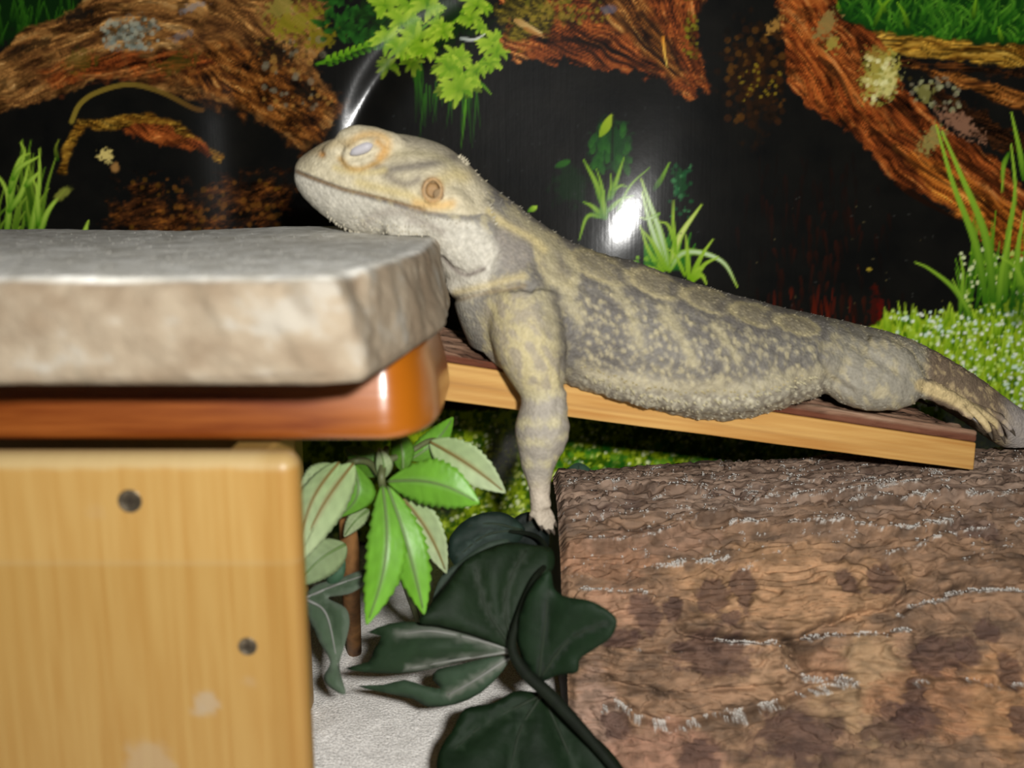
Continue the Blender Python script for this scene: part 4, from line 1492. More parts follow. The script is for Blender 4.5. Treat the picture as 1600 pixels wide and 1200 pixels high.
    fl_pts = [P(830, 470, 37.6), np.array([1.8, 38.9, plank_top(1.8, 38.9) + 1.2]), on_plank(1.0, 39.2, .55), on_plank(-.2, 39.3, .35), on_plank(-.9, 39.2, .25)]
    legs.append(tube(fl_pts, [1.1, .8, .6, .36, .28], 16, 5))
    hl_pts = [P(1350, 550, 40.0), on_plank(13.2, 41.0, .9), on_plank(14.6, 41.3, .6), on_plank(15.8, 41.6, .4), on_plank(16.6, 41.8, .25)]
    legs.append(tube(hl_pts, [1.0, .9, .6, .36, .26], 16, 5))
    for base, dx in ((fl_pts[-1], -1), (hl_pts[-1], 1)):
        for k in range(5):
            e = base + np.array([dx * (.9 - .12 * abs(k - 2)), (k - 2) * .26, -.1])
            e[2] = plank_top(e[0], e[1]) + .14
            legs.append(tube([base, base * .5 + e * .5 + [0, 0, .08], e], [.2, .13, .09], 8, 3))
            claws.append((e, e + np.array([dx * .25, (k - 2) * .06, -.03])))
    v, f = joined(parts + near + far + legs)
    me = bpy.data.meshes.new('tmp')
    me.from_pydata([tuple(q) for q in v * CM], [], f)
    bm = bmesh.new()
    bm.from_mesh(me)
    bmesh.ops.recalc_face_normals(bm, faces=bm.faces)
    bm.to_mesh(me)
    bm.free()
    tmp = bpy.data.objects.new('tmp', me)
    COL.objects.link(tmp)
    md = tmp.modifiers.new('r', 'REMESH')
    md.mode = 'VOXEL'
    md.voxel_size = 0.058 * CM
    dg = bpy.context.evaluated_depsgraph_get()
    ev = tmp.evaluated_get(dg)
    m2 = ev.to_mesh()
    V = np.zeros(len(m2.vertices) * 3)
    m2.vertices.foreach_get('co', V)
    V = V.reshape(-1, 3) / CM
    nl = len(m2.loops)
    li = np.zeros(nl, np.int32)
    m2.loops.foreach_get('vertex_index', li)
    tot = np.zeros(len(m2.polygons), np.int32)
    m2.polygons.foreach_get('loop_total', tot)
    ed = np.zeros(len(m2.edges) * 2, np.int32)
    m2.edges.foreach_get('vertices', ed)
    ed = ed.reshape(-1, 2)
    assert (tot == 4).all()
    F = li.reshape(-1, 4)
    ev.to_mesh_clear()
    bpy.data.objects.remove(tmp)
    n = len(V)
    deg = np.bincount(ed.ravel(), minlength=n)[:, None].astype(float)
    # keep only the connected animal (inner shells of overlapping pieces drop out)
    lab = np.arange(n)
    for _ in range(400):
        m = np.minimum(lab[ed[:, 0]], lab[ed[:, 1]])
        new = lab.copy()
        np.minimum.at(new, ed[:, 0], m)
        np.minimum.at(new, ed[:, 1], m)
        new = new[new]
        if (new == lab).all():
            break
        lab = new
    big = np.bincount(lab, minlength=n).argmax()
    keep = lab == big
    remap = np.cumsum(keep) - 1
    F = remap[F[keep[F[:, 0]]]]
    ed = remap[ed[keep[ed[:, 0]]]]
    V = V[keep]
    deg = deg[keep]
    n = len(V)

    def lap(Q):
        s = np.stack([np.bincount(ed[:, 0], Q[ed[:, 1], k], n) + np.bincount(ed[:, 1], Q[ed[:, 0], k], n) for k in range(3)], 1)
        return s / deg

    def normals():
        a = V[F[:, 2]] - V[F[:, 0]]
        b = V[F[:, 3]] - V[F[:, 1]]
        c = np.cross(a, b)
        N = np.zeros((n, 3))
        for k in range(4):
            for d in range(3):
                N[:, d] += np.bincount(F[:, k], c[:, d], n)
        return N / (np.linalg.norm(N, axis=1)[:, None] + 1e-12)

    px, py = proj(V)
    fine = sstep(62, 40, np.hypot(px - 566, (py - 238))) + sstep(50, 30, np.hypot(px - 676, py - 297)) + sstep(770, 790, py) * (px < 900) + sstep(1490, 1505, px) * sstep(615, 640, py)
    fine = np.clip(fine, 0, 1)
    for it in range(16):
        k = .55 * np.where(it < 4, 1.0, 1 - fine)[:, None]
        V = V + (lap(V) - V) * k
    # side picture coordinates (both flanks alike)
    M = V.copy()
    cy = center_Y(V[:, 0])
    M[:, 1] = cy - np.abs(V[:, 1] - cy)
    px, py = proj(M)
    N = normals()
    lateral = sstep(.05, .35, np.abs(V[:, 1] - cy) / 2.0)
    # creases and seams
    depth = np.zeros(n)
    mouth = [(463, 268), (480, 276), (505, 285), (535, 296), (570, 304), (605, 312), (640, 322), (662, 328)]
    dm, tm = seg_dist(px, py, mouth)
    depth -= .05 * np.exp(-(dm / 2.6) ** 2)
    for poly, d0, w0 in [([(690, 404), (706, 420), (728, 428), (752, 420), (766, 400)], .09, 4.0), ([(704, 470), (730, 464), (770, 456), (810, 446), (830, 452)], .10, 4.5),
                         ([(768, 318), (780, 350), (778, 390), (765, 420)], .07, 5), ([(590, 335), (560, 345)], .02, 5),
                         ([(1292, 530), (1286, 560), (1300, 592), (1330, 612)], .08, 6), ([(1300, 524), (1330, 510), (1360, 520)], .04, 7), ([(1436, 560), (1452, 585), (1446, 612)], .08, 5),
                         ([(880, 560), (878, 590), (886, 606)], .08, 5), ([(596, 340), (610, 352), (640, 342), (668, 350)], .03, 5)]:
        dd, _ = seg_dist(px, py, poly)
        depth -= d0 * np.exp(-(dd / w0) ** 2)
    depth -= .07 * np.exp(-((np.hypot(px - 503, py - 241)) / 3.6) ** 2)
    ear_d = np.hypot((px - 676) / 11.0, (py - 297) / 13.0)
    depth -= .12 * sstep(1.05, .6, ear_d) * lateral
    # knobbly keeled scales: bigger on the flank, finer on head and legs
    trunk = sstep(800, 880, px) * sstep(1620, 1500, px)
    sx = (px * .92 - py * .39)
    sy = (px * .39 + py * .92)
    kn = fbm(px / 11, py / 11, V[:, 1] * 3, seed=5, octs=2)
    rows_ = np.cos(sx / 4.2 + 2.2 * kn) * np.cos(sy / 5.4 + 1.8 * kn)
    belly = sstep(0, 26, py - np.interp(px, [880, 960, 1060, 1160, 1260, 1330], [568, 590, 604, 606, 592, 566])) * sstep(870, 900, px) * sstep(1320, 1290, px)
    depth += trunk * .022 * rows_ + .02 * belly * np.cos(px / 7.0 + 2 * kn) + 0.03 * (fbm(px / 26, py / 26, V[:, 1] * 1.4, seed=7, octs=2) - .5)
    spot = sstep(.44, .18, worley((px * .86 - py * .5) / 9.5 + .8 * kn, (px * .5 + py * .86) / 17.0, seed=5))
    spot = spot * sstep(895, 915, px + 30 * (py < 500)) * sstep(1310, 1270, px)
    low = sstep(0, 40, py - np.interp(px, [s_[0][0] for s_ in SECT], [s_[0][1] for s_ in SECT]) - 20)
    depth += trunk * low * .014 * spot
    beard = sstep(4, 24, dm) * (py > np.interp(px, [463, 600, 662], [268, 312, 328])) * sstep(720, 640, px)
    depth += .008 * beard * np.cos(px / 3.6 + 3 * kn) * np.cos(py / 4.2)
    V = V + N * depth[:, None]
    # rest on what carries it: plank top, stone, log
    a, c = plank_uv(V[:, 0], V[:, 1])
    zt = plank_top(V[:, 0], V[:, 1]) + .08
    on = (a > -.02) & (a < 1.004) & (c > -.15) & (c < PLW + .1) & (V[:, 2] < zt) & (V[:, 2] > zt - 4.0)
    V[on, 2] = zt[on]
    stone = (V[:, 1] < 36.35) & (V[:, 0] < -2.55 + (V[:, 1] - 36) * .1)
    V[:, 2] = np.where(stone & (V[:, 2] < ZS1 + .05), ZS1 + .05, V[:, 2])
    lr = np.hypot((V[:, 1] - LOGY) / LOGE, V[:, 2])
    lim = log_R(V[:, 0]) + .22
    push = (V[:, 0] > 17.2) & (lr < lim)
    V[push, 1] = LOGY + (V[push, 1] - LOGY) * lim[push] / lr[push]
    V[push, 2] = V[push, 2] * lim[push] / lr[push]
    N = normals()

    # ---------------- colours
    Yd = 34.5
    tan_ = alb((182, 171, 136), Yd)
    pale = alb((206, 198, 176), Yd)
    grey = alb((134, 129, 119), Yd)
    dkgr = alb((108, 103, 97), Yd)
    yel = alb((210, 192, 138), Yd)
    org = alb((204, 156, 84), Yd)
    qx_ = px * .86 - py * .5
    qy_ = px * .5 + py * .86
    n1 = fbm(qx_ / 7.8, qy_ / 16, V[:, 1] * 1.2, seed=61, octs=3)
    n2 = fbm(qx_ / 4.2, qy_ / 8, V[:, 1] * 3, seed=63, octs=3)
    n3 = fbm(px / 60, py / 60, V[:, 1] * .6, seed=65, octs=2)
    mot = .62 * n1 + .38 * n2
    col = mix(grey, dkgr, sstep(.4, .7, n3))
    col = mix(col, tan_, .72 * sstep(.50, .63, mot))
    topy = np.interp(px, [s_[0][0] for s_ in SECT], [s_[0][1] for s_ in SECT])
    dorsal = sstep(34, 6, py - topy)
    col = mix(col, dkgr, .45 * trunk * low * (1 - spot))
    col = mix(col, alb((190, 178, 142), Yd), .62 * spot * trunk * low * sstep(.30, .55, n1))
    col = mix(col, mix(grey, alb((146, 140, 122), Yd), n2), .5 * dorsal * trunk)
    # paired rings along the back
    for cx, cy_, rx, ry, an in [(868, 408, 26, 46, -.5), (938, 418, 52, 20, .42), (1026, 444, 46, 18, .40), (1108, 470, 42, 17, .34), (1180, 492, 40, 16, .3), (1246, 508, 34, 14, .26)]:
        ca, sa = math.cos(an), math.sin(an)
        u = ((px - cx) * ca + (py - cy_) * sa) / rx
        w_ = (-(px - cx) * sa + (py - cy_) * ca) / ry
        d = np.hypot(u, w_) + .5 * (n2 - .5)
        col = mix(col, mix(alb((138, 129, 108), Yd), alb((166, 153, 118), Yd), n2), .7 * sstep(1.0, .7, d))
        col = mix(col, alb((190, 176, 134), Yd), .85 * np.exp(-((d - .95) / .17) ** 2))
        col = mix(col, dkgr, .7 * np.exp(-((d - 1.4) / .25) ** 2))
    for poly, wd in [([(800, 330), (840, 370), (862, 400), (858, 440)], 10), ([(872, 440), (890, 470), (905, 500)], 9), ([(820, 350), (880, 392), (900, 430), (890, 470)], 7),
                     ([(850, 460), (862, 500), (870, 540)], 10), ([(960, 450), (985, 490), (1000, 540)], 8), ([(1040, 480), (1060, 520), (1085, 570)], 8), ([(1120, 510), (1150, 560)], 8)]:
        d, _ = seg_dist(px + 16 * (n1 - .5), py + 16 * (n2 - .5), catmull(poly, 4))
        col = mix(col, tan_, .75 * np.exp(-(d / wd) ** 2))
    # flank band and belly rows
    by = np.interp(px, [880, 960, 1060, 1160, 1260, 1330], [572, 592, 606, 606, 590, 566])
    col = mix(col, alb((188, 177, 146), Yd), .75 * np.exp(-((py - by + 18 * (n1 - .5)) / 13) ** 2) * sstep(880, 930, px) * sstep(1330, 1270, px))
    bel = sstep(6, 18, py - by) * sstep(880, 920, px) * sstep(1330, 1290, px)
    col = mix(col, mix(alb((144, 136, 120), Yd), alb((206, 198, 172), Yd), np.clip(.25 * sstep(.42, .6, fbm(px / 9, py / 22, seed=71, octs=2)) + .85 * sstep(.45, .2, worley(px / 9.5 + py / 40, py / 13 - px / 60, seed=9)), 0, 1)), .85 * bel)
    # shoulder and foreleg
    arm = sstep(60, 30, seg_dist(px, py, [(800, 500), (825, 560), (846, 620)])[0])
    col = mix(col, mix(alb((176, 164, 138), Yd), alb((202, 188, 142), Yd), sstep(.35, .62, n1)), .8 * arm)
    fore = sstep(600, 625, py) * (px < 900) * (px > 790) * (V[:, 1] < 34.2)
    bands = .5 + .5 * np.sin(py / 5.6 + 2.4 * (n3 - .5) * 3 + .02 * px)
    col = mix(col, mix(alb((170, 162, 148), 33), alb((200, 190, 154), 33), sstep(.45, .85, bands * .3 + .75 * n1)), fore)
    col = mix(col, alb((206, 192, 172), 33), sstep(735, 775, py) * (px < 900) * (V[:, 1] < 34.2))
    # neck side, throat, beard
    col = mix(col, mix(grey, alb((154, 144, 134), Yd), n2), .85 * sstep(1.15, .7, np.hypot((px - 800) / 34, (py - 388) / 44)))
    thr = sstep(1.15, .75, np.hypot((px - 725) / 56, (py - 398) / 52)) + sstep(1.1, .8, np.hypot((px - 726) / 40, (py - 445) / 24))
    jawline = np.interp(px, [455, 463, 535, 605, 662, 700, 740, 800], [266, 268, 296, 314, 332, 338, 340, 330])
    bd = np.clip(thr + sstep(0, 7, py - jawline - 1) * sstep(760, 700, px), 0, 1)
    bcol = mix(alb((200, 194, 178), Yd), alb((218, 212, 196), Yd), sstep(.35, .65, n2))
    col = mix(col, bcol, .92 * bd)
    # head
    hd = sstep(-2, -6, py - jawline) * sstep(775, 745, px)
    hc = mix(alb((204, 192, 160), Yd), alb((222, 210, 178), Yd), sstep(.35, .65, n1))
    col = mix(col, hc, .92 * hd)
    crown = sstep(26, 6, py - topy) * sstep(610, 640, px) * sstep(770, 740, px)
    col = mix(col, alb((180, 170, 148), Yd), .8 * crown)
    snout = sstep(540, 500, px) * sstep(20, 0, py - topy) * hd
    col = mix(col, alb((186, 172, 144), Yd), .7 * snout)
    for poly, wd, c_, al in [([(585, 258), (600, 266), (630, 262), (670, 256), (710, 246)], 8, alb((132, 124, 112), Yd), .9), ([(600, 268), (612, 280), (636, 288), (654, 280)], 7, alb((138, 128, 112), Yd), .8),
                             ([(524, 262), (545, 268), (580, 270), (600, 266)], 6, yel, .8), ([(560, 285), (600, 296), (640, 306), (660, 316), (700, 322)], 8, yel, .85), ([(610, 240), (660, 240), (700, 252), (720, 280)], 7, tan_, .7),
                             ([(690, 280), (712, 272), (726, 276)], 12, yel, .7), ([(650, 318), (680, 322), (706, 318)], 8, alb((216, 176, 112), Yd), .8), ([(765, 330), (790, 350), (830, 372), (850, 390)], 7, yel, .8),
                             ([(545, 224), (565, 212), (590, 210), (606, 220), (604, 238), (594, 248)], 7, alb((210, 172, 110), Yd), .8), ([(590, 222), (600, 232), (594, 246)], 6, org, .85),
                             ([(532, 248), (545, 262), (565, 264), (588, 254)], 5, alb((190, 150, 78), Yd), .8), ([(486, 236), (520, 224), (545, 222)], 8, alb((196, 176, 134), Yd), .7),
                             ([(690, 402), (706, 420), (728, 430), (755, 420)], 4, alb((128, 116, 108), Yd), .8), ([(706, 472), (760, 458), (820, 446)], 3.5, alb((140, 122, 92), Yd), .7), ([(712, 458), (770, 444), (815, 432)], 7, alb((206, 188, 138), Yd), .7),
                             ([(570, 350), (590, 336), (620, 330), (650, 336)], 8, alb((168, 158, 146), Yd), .6), ([(640, 345), (665, 350), (690, 362)], 7, alb((160, 150, 138), Yd), .6)]:
        d, _ = seg_dist(px, py, catmull(poly, 4))
        col = mix(col, c_, al * np.exp(-(d / wd) ** 2) * (.4 + .6 * lateral))
    col = mix(col, alb((142, 112, 72), Yd), .8 * np.exp(-(dm / 2.4) ** 2))
    col = mix(col, alb((208, 146, 70), Yd), .9 * np.exp(-((np.hypot(px - 503, py - 241)) / 5) ** 2))
    ring = np.hypot((px - 676) / 17.0, (py - 297) / 20.0)
    col = mix(col, alb((176, 128, 70), Yd), .8 * np.exp(-((ring - .85) / .22) ** 2) * lateral)
    col = mix(col, alb((156, 118, 70), Yd), .9 * sstep(.8, .5, ring) * lateral)
    # hind leg and tail
    hq = sstep(1285, 1310, px) * sstep(510, 535, py) * sstep(1460, 1440, px)
    col = mix(col, mix(alb((148, 142, 126), 37), alb((176, 165, 134), 37), sstep(.42, .66, n1)), .85 * hq)
    tl = sstep(1385, 1430, px) * (1 - hq)
    tcol = mix(alb((120, 102, 82), 39), alb((176, 154, 116), 39), sstep(.52, .64, mot))
    col = mix(col, tcol, .9 * tl)
    col = mix(col, alb((206, 184, 134), 38), .85 * sstep(14, 6, seg_dist(px, py, [(1440, 602), (1480, 618), (1515, 636), (1550, 664)])[0]) * (V[:, 1] < 39.2))
    col = mix(col, alb((164, 156, 150), 40), .85 * sstep(1555, 1590, px))
    col *= (.86 + .28 * noise(px / 3.4, py / 3.4, seed=91))[:, None]
    col = np.clip(col * 1.10, 0, .95)
    mt = material('lizard_skin', vcol=True, rough=.62, spec=.3,
                  bump=[('voronoi', (900, 900, 900), .38, .0006), ('noise', (420, 420, 420), .08, .0006)])
    body = make('body', V, F, mt, root, cols=col)

    # nearest skin point looked up by side picture position
    def skin(qx, qy, near_side=True):
        d = (px - qx) ** 2 + (py - qy) ** 2
        s = (V[:, 1] < cy) if near_side else (V[:, 1] > cy)
        d = np.where(s, d, 1e12)
        # of the closest, the outermost
        k = np.argpartition(d, 24)[:24]
        k = k[np.argmin(V[k, 1])] if near_side else k[np.argmax(V[k, 1])]
        return V[k], N[k]
    # shut eyes: pale slit of the lid between the ridges
    me_ = material('pale_eyelid', tuple(alb((206, 202, 206), Yd)), .5, .3)
    for side in (True, False):
        q, nn = skin(566, 239, side)
        sgn = -1 if side else 1
        pts = []
        for (x_, y_) in [(548, 246), (557, 242), (567, 238), (577, 234), (585, 231)]:
            s_, _ = skin(x_, y_, side)
            pts.append(s_ + np.array([0, sgn * .0, 0]))
        v_, f_ = tube(pts, [.05, .15, .19, .16, .05], 10, 4)
        e = make('eye', v_, f_, me_, root)
        if side:
            e['label'] = 'shut eye with a bluish white slit'
    # ear drums
    md_ = material('ear_membrane', tuple(alb((156, 130, 96), Yd)), .7, .2)
    for side in (True, False):
        q, nn = skin(678, 301, side)
        v_, f_ = ball(q, .17, .05, .2, .3, 16)
        make('ear_opening', v_, f_, md_, root)
    # claws
    mc = material('horn_claw', tuple(alb((92, 82, 70), 33)), .4, .5)
    for q0, q1 in claws:
        mid = (q0 + q1) / 2 + np.array([0, -.01, .03])
        v_, f_ = tube([q0 - (q1 - q0) * .2, mid, q1], [.085, .06, .012], 8, 3)
        make('claw', v_, f_, mc, root)
    # soft spines: beard fringe, back of head, ear fold, flank rows, nape crest
    g = np.random.default_rng(3)
    parts = []
    scol = []

    def cone(b, d, L, r, c_):
        d = d / (np.linalg.norm(d) + 1e-9)
        tip = b + d * L
        pa, pc_ = plank_uv(tip[0], tip[1])
        if -.2 < pc_ < PLW + .3 and -.05 < pa < 1.05 and min(tip[2], b[2]) < plank_top(tip[0], tip[1]) + .1:
            return
        a = np.cross(d, [0.3, .9, .2])
        a /= np.linalg.norm(a)
        b2 = np.cross(d, a)
        ring = [b - d * .05 + r * (math.cos(t) * a + math.sin(t) * b2) for t in np.linspace(0, 2 * math.pi, 6)[:-1]]
        parts.append((np.array(ring + [b + d * L]), [(i, (i + 1) % 5, 5) for i in range(5)]))
        scol.extend([c_] * 5 + [c_ * 1.15])
    rows = [([(508, 336), (530, 352), (552, 364), (572, 370)], 22, .11, .045, pale, (.1, -.3, -1), .5), ([(556, 348), (590, 362), (630, 366), (668, 372)], 30, .10, .045, pale, (.2, -.5, -1), 1.0),
            ([(545, 340), (585, 350), (620, 352), (660, 356)], 24, .10, .045, pale, (.2, -.6, -.8), 1.0), ([(718, 244), (726, 250), (732, 258)], 5, .15, .09, alb((196, 186, 160), Yd), (.5, -.3, .6), .4),
            ([(766, 316), (774, 334), (778, 350)], 7, .15, .06, pale, (.7, -.6, .4), .6), ([(612, 330), (650, 340), (700, 350), (740, 352)], 20, .09, .04, pale, (.5, -.7, -.5), 1.0),
            ([(915, 592), (960, 606), (1010, 622), (1060, 630), (1120, 632), (1180, 622), (1240, 604), (1280, 588)], 58, .16, .06, alb((204, 194, 158), Yd), (.6, -.8, -.25), .7),
            ([(910, 578), (970, 596), (1030, 612), (1110, 616), (1190, 608), (1260, 588)], 50, .12, .055, alb((196, 182, 140), Yd), (.7, -.7, .1), .7),
            ([(930, 600), (990, 622), (1050, 640), (1130, 642), (1190, 632)], 40, .11, .05, alb((180, 170, 140), Yd), (.6, -.8, -.3), .7)]
    for poly, cnt, L, r, c_, d, jit in rows:
        cv = catmull(poly, 12)
        for side in (True, False):
            for k in range(cnt):
                q = cv[int((k + .5) / cnt * (len(cv) - 1))] + g.normal(0, 2.0, 2) * jit
                b, nn = skin(q[0], q[1], side)
                dd = np.array(d, float)
                if not side:
                    dd[1] *= -1
                cone(b, nn * .8 + dd * .7, L * g.uniform(.7, 1.2), r, c_ * g.uniform(.85, 1.1))
    # nape and back crest: low points along the skyline
    ridge = np.nonzero((np.abs(V[:, 1] - cy) < 1.3) & (N[:, 2] > .45) & (px > 740) & (px < 1560))[0]
    for k in ridge[g.permutation(len(ridge))[:260]]:
        L = .08 if px[k] < 900 else .05
        cone(V[k], N[k] * .6 + np.array([.8, 0, .1]), L * g.uniform(.7, 1.3), .04, col[k])
    fl_ = np.nonzero((V[:, 1] < cy) & (px > 900) & (px < 1520) & (N[:, 1] < -.3))[0]
    for k in fl_[g.permutation(len(fl_))[:900]]:
        cone(V[k], N[k] * .6 + np.array([.9, 0, -.15]), .05 * g.uniform(.7, 1.3), .045, np.clip(col[k] * 1.06, 0, .9))
    v_, f_ = joined(parts)
    ms_ = material('spine_skin', vcol=True, rough=.65, spec=.3)
    tag(make('spiny_scales', v_, f_, ms_, root, cols=np.array(scol), smooth=False), kind='stuff')


build_lizard()


# ------------------------------------------------------------------ leaves
def solid(o, th):
    md = o.modifiers.new('thickness', 'SOLIDIFY')
    md.thickness = th * CM
    md.offset = 0
    return o


def leaflet(parent, base, tip, width, Yb, Yt, mat, c0, c1, side=0.0, fold=.25, bow=.3, serr=.10, shape=.8, vein=None, midrib=None, nteeth=13, mid_bow=0.0):
    """narrow toothed leaflet from base pixel to tip pixel"""
    nu, nv = 56, 9
    b, t = np.array(base, float), np.array(tip, float)
    ax = t - b
    L = np.linalg.norm(ax)
    pr = np.array([-ax[1], ax[0]]) / L
    rows = []
    cols = []
    for i in range(nu):
        u = i / (nu - 1)
        c = b + ax * u + pr * side * L * math.sin(math.pi * u)
        w = width / 2 * (math.sin(math.pi * min(1, u ** shape)) ** .85) + .6
        saw = (u * nteeth) % 1.0
        for j in range(nv):
            s = 2 * j / (nv - 1) - 1
            ww = w * (1 + (serr * (saw - .6) if abs(s) > .9 and .12 < u < .97 else 0))
            q = c + pr * s * ww
            Y = Yb + (Yt - Yb) * u - bow * math.sin(math.pi * u) + fold * abs(s) * (w / (width / 2)) + mid_bow * s
            rows.append(P(q[0], q[1], Y))
            n_ = noise(np.array([u * 9 + abs(s) * 2.4]), np.array([abs(s) * 2.5 + base[0]]), seed=4)[0]
            lat = .5 + .5 * math.cos((u * 15 - abs(s) * 2.0) * math.pi)
            cc = np.asarray(c0) * (1 - u) + np.asarray(c1) * u
            cc = cc * (.86 + .28 * n_ + .10 * lat * (abs(s) > .1))
            if vein is not None:
                cc = cc + (np.asarray(vein) - cc) * .8 * math.exp(-(s / .12) ** 2)
            cols.append(np.clip(cc, 0, .95))
    o = make('leaf', np.array(rows), grid_faces(nu, nv), mat, parent, cols=np.array(cols))
    solid(o, .03)
    if midrib is not None:
        v = np.array(rows).reshape(nu, nv, 3)[:, nv // 2]
        k = np.linspace(0, nu - 4, 12).astype(int)
        vv, ff = tube(v[k] + [0, -.03, 0], np.linspace(.05, .02, 12), 6, 2)
        make('midrib', vv, ff, midrib, o)
    return o


def build_bright_plant():
    root = empty('broadleaf_plant', P(598, 900, 33.5) * [1, 1, 0])
    tag(root, 'bright green artificial plant with toothed leaves hanging below the board', 'plant')
    mg = material('fresh_green_leaf', vcol=True, rough=.45, spec=.4, bump=[('noise', (500, 500, 200), .3, .0006)])
    mp = material('pale_leaf_back', vcol=True, rough=.6, spec=.25, bump=[('noise', (500, 500, 200), .3, .0006)])
    mr = material('green_midrib', tuple(alb((120, 150, 84), 31)), .5)
    mb = material('brown_midrib', tuple(alb((138, 120, 60), 31)), .6)
    mst = material('greenish_stem', tuple(alb((104, 112, 70), 32)), .55, var=((300, 300, 60), .8, 1.2))
    g0, g1 = alb((118, 178, 58), 30), alb((124, 194, 52), 30)
    p0, p1 = alb((164, 190, 128), 31.5), alb((188, 204, 158), 31.5)
    v, f = tube([P(604, 700, 32.5), P(598, 730, 31.5), P(597, 755, 31.2), P(608, 800, 32.6), P(626, 890, 34), P(650, 960, 37), np.array([*P(668, 985, 40.5)[:2], -.1])],
                [.1, .12, .12, .12, .12, .12, .14], 10, 5)
    make('stem', v, f, mst, root)
    v, f = tube([P(598, 745, 31.6), P(575, 722, 32.2), P(550, 722, 32.2), P(536, 738, 31.4)], [.14, .12, .12, .1], 8, 5)
    make('stem', v, f, mst, root)
    v, f = tube([P(548, 725, 32.6), P(540, 790, 33.4), P(546, 850, 34), P(548, 920, 35.5), np.array([*P(552, 960, 40)[:2], -.1])], [.1, .22, .34, .34, .3], 10, 5)
    make('stem', v, f, material('brown_woody_stem', tuple(alb((150, 104, 56), 34)), .7, var=((300, 300, 50), .7, 1.3)), root)['label'] = 'brown woody main stem'
    v, f = tube([P(604, 720, 32.2), P(640, 706, 32.6), P(668, 690, 32.6), P(684, 688, 32.4)], [.13, .1, .1, .08], 8, 5)
    make('stem', v, f, mst, root)
    L = lambda *a, **k: leaflet(root, *a, **k)
    # front spray
    L((606, 760), (663, 960), 60, 31.0, 29.9, mg, g0, g1, side=-.02, vein=alb((132, 160, 96), 31), midrib=mr, serr=.22, fold=.2, bow=.4, shape=.95)
    L((598, 758), (573, 976), 62, 31.0, 29.4, mg, g0, g1, side=-.08, vein=alb((134, 176, 90), 31), midrib=mr, serr=.18, fold=.22, bow=.5, shape=.95)
    L((606, 752), (749, 786), 74, 31.0, 29.9, mg, g0 * .95, g1 * .95, side=-.10, vein=alb((136, 186, 92), 31), midrib=mr, serr=.16, fold=.25, bow=.3, shape=.95)
    L((622, 770), (698, 896), 50, 31.6, 31.4, mp, p0, p1, side=-.06, vein=alb((160, 140, 84), 31), midrib=mb, serr=.14, fold=-.15)
    L((672, 690), (790, 770), 58, 32.4, 31.6, mp, p0, p1, side=-.03, vein=alb((150, 130, 74), 31), midrib=mb, serr=.14, fold=-.15)
    L((640, 718), (708, 652), 40, 32.6, 33.4, mg, g0 * .8, g1 * .8, side=.08, vein=alb((110, 160, 70), 31), midrib=mr)  # green dimmed to paint in the shade this leaf hangs in
    L((598, 748), (592, 700), 26, 31.6, 31.8, mp, p0 * .9, p1 * .9, side=.1, serr=.05, midrib=mr)
    L((630, 735), (618, 668), 36, 32.2, 33.0, mg, g0 * .6, g1 * .6, side=.06, midrib=mr)  # shade under the board put into the darker green
    # left spray
    L((552, 724), (462, 884), 66, 31.4, 29.9, mp, p0, p1 * .97, side=.05, vein=alb((142, 120, 70), 31), midrib=mb, serr=.08, fold=.3, shape=.8)
    L((530, 722), (470, 862), 44, 31.3, 29.8, mp, p0, p1, side=.10, vein=alb((142, 120, 70), 31), midrib=mb, serr=.08, fold=.3)
    L((552, 726), (530, 808), 54, 31.9, 31.6, mg, g0 * .8, g1 * .8, side=-.22, vein=alb((120, 170, 80), 31), midrib=mr, serr=.05)
    L((520, 726), (468, 774), 34, 31.6, 31.0, mp, p0 * .9, p1 * .9, side=.06, midrib=mr)
    L((576, 796), (538, 838), 26, 32.2, 32.0, mp, p0, p1, side=.06, midrib=mr, serr=.2)
    L((590, 742), (540, 700), 44, 32.4, 32.8, mg, g0 * .55, g1 * .55, side=.05, midrib=mr)  # dimmed green carries the shade beside the hide
    L((540, 850), (464, 916), 60, 32.0, 31.2, mp, alb((150, 170, 120), 31), alb((140, 160, 116), 31), side=.08, midrib=mr, serr=.06)


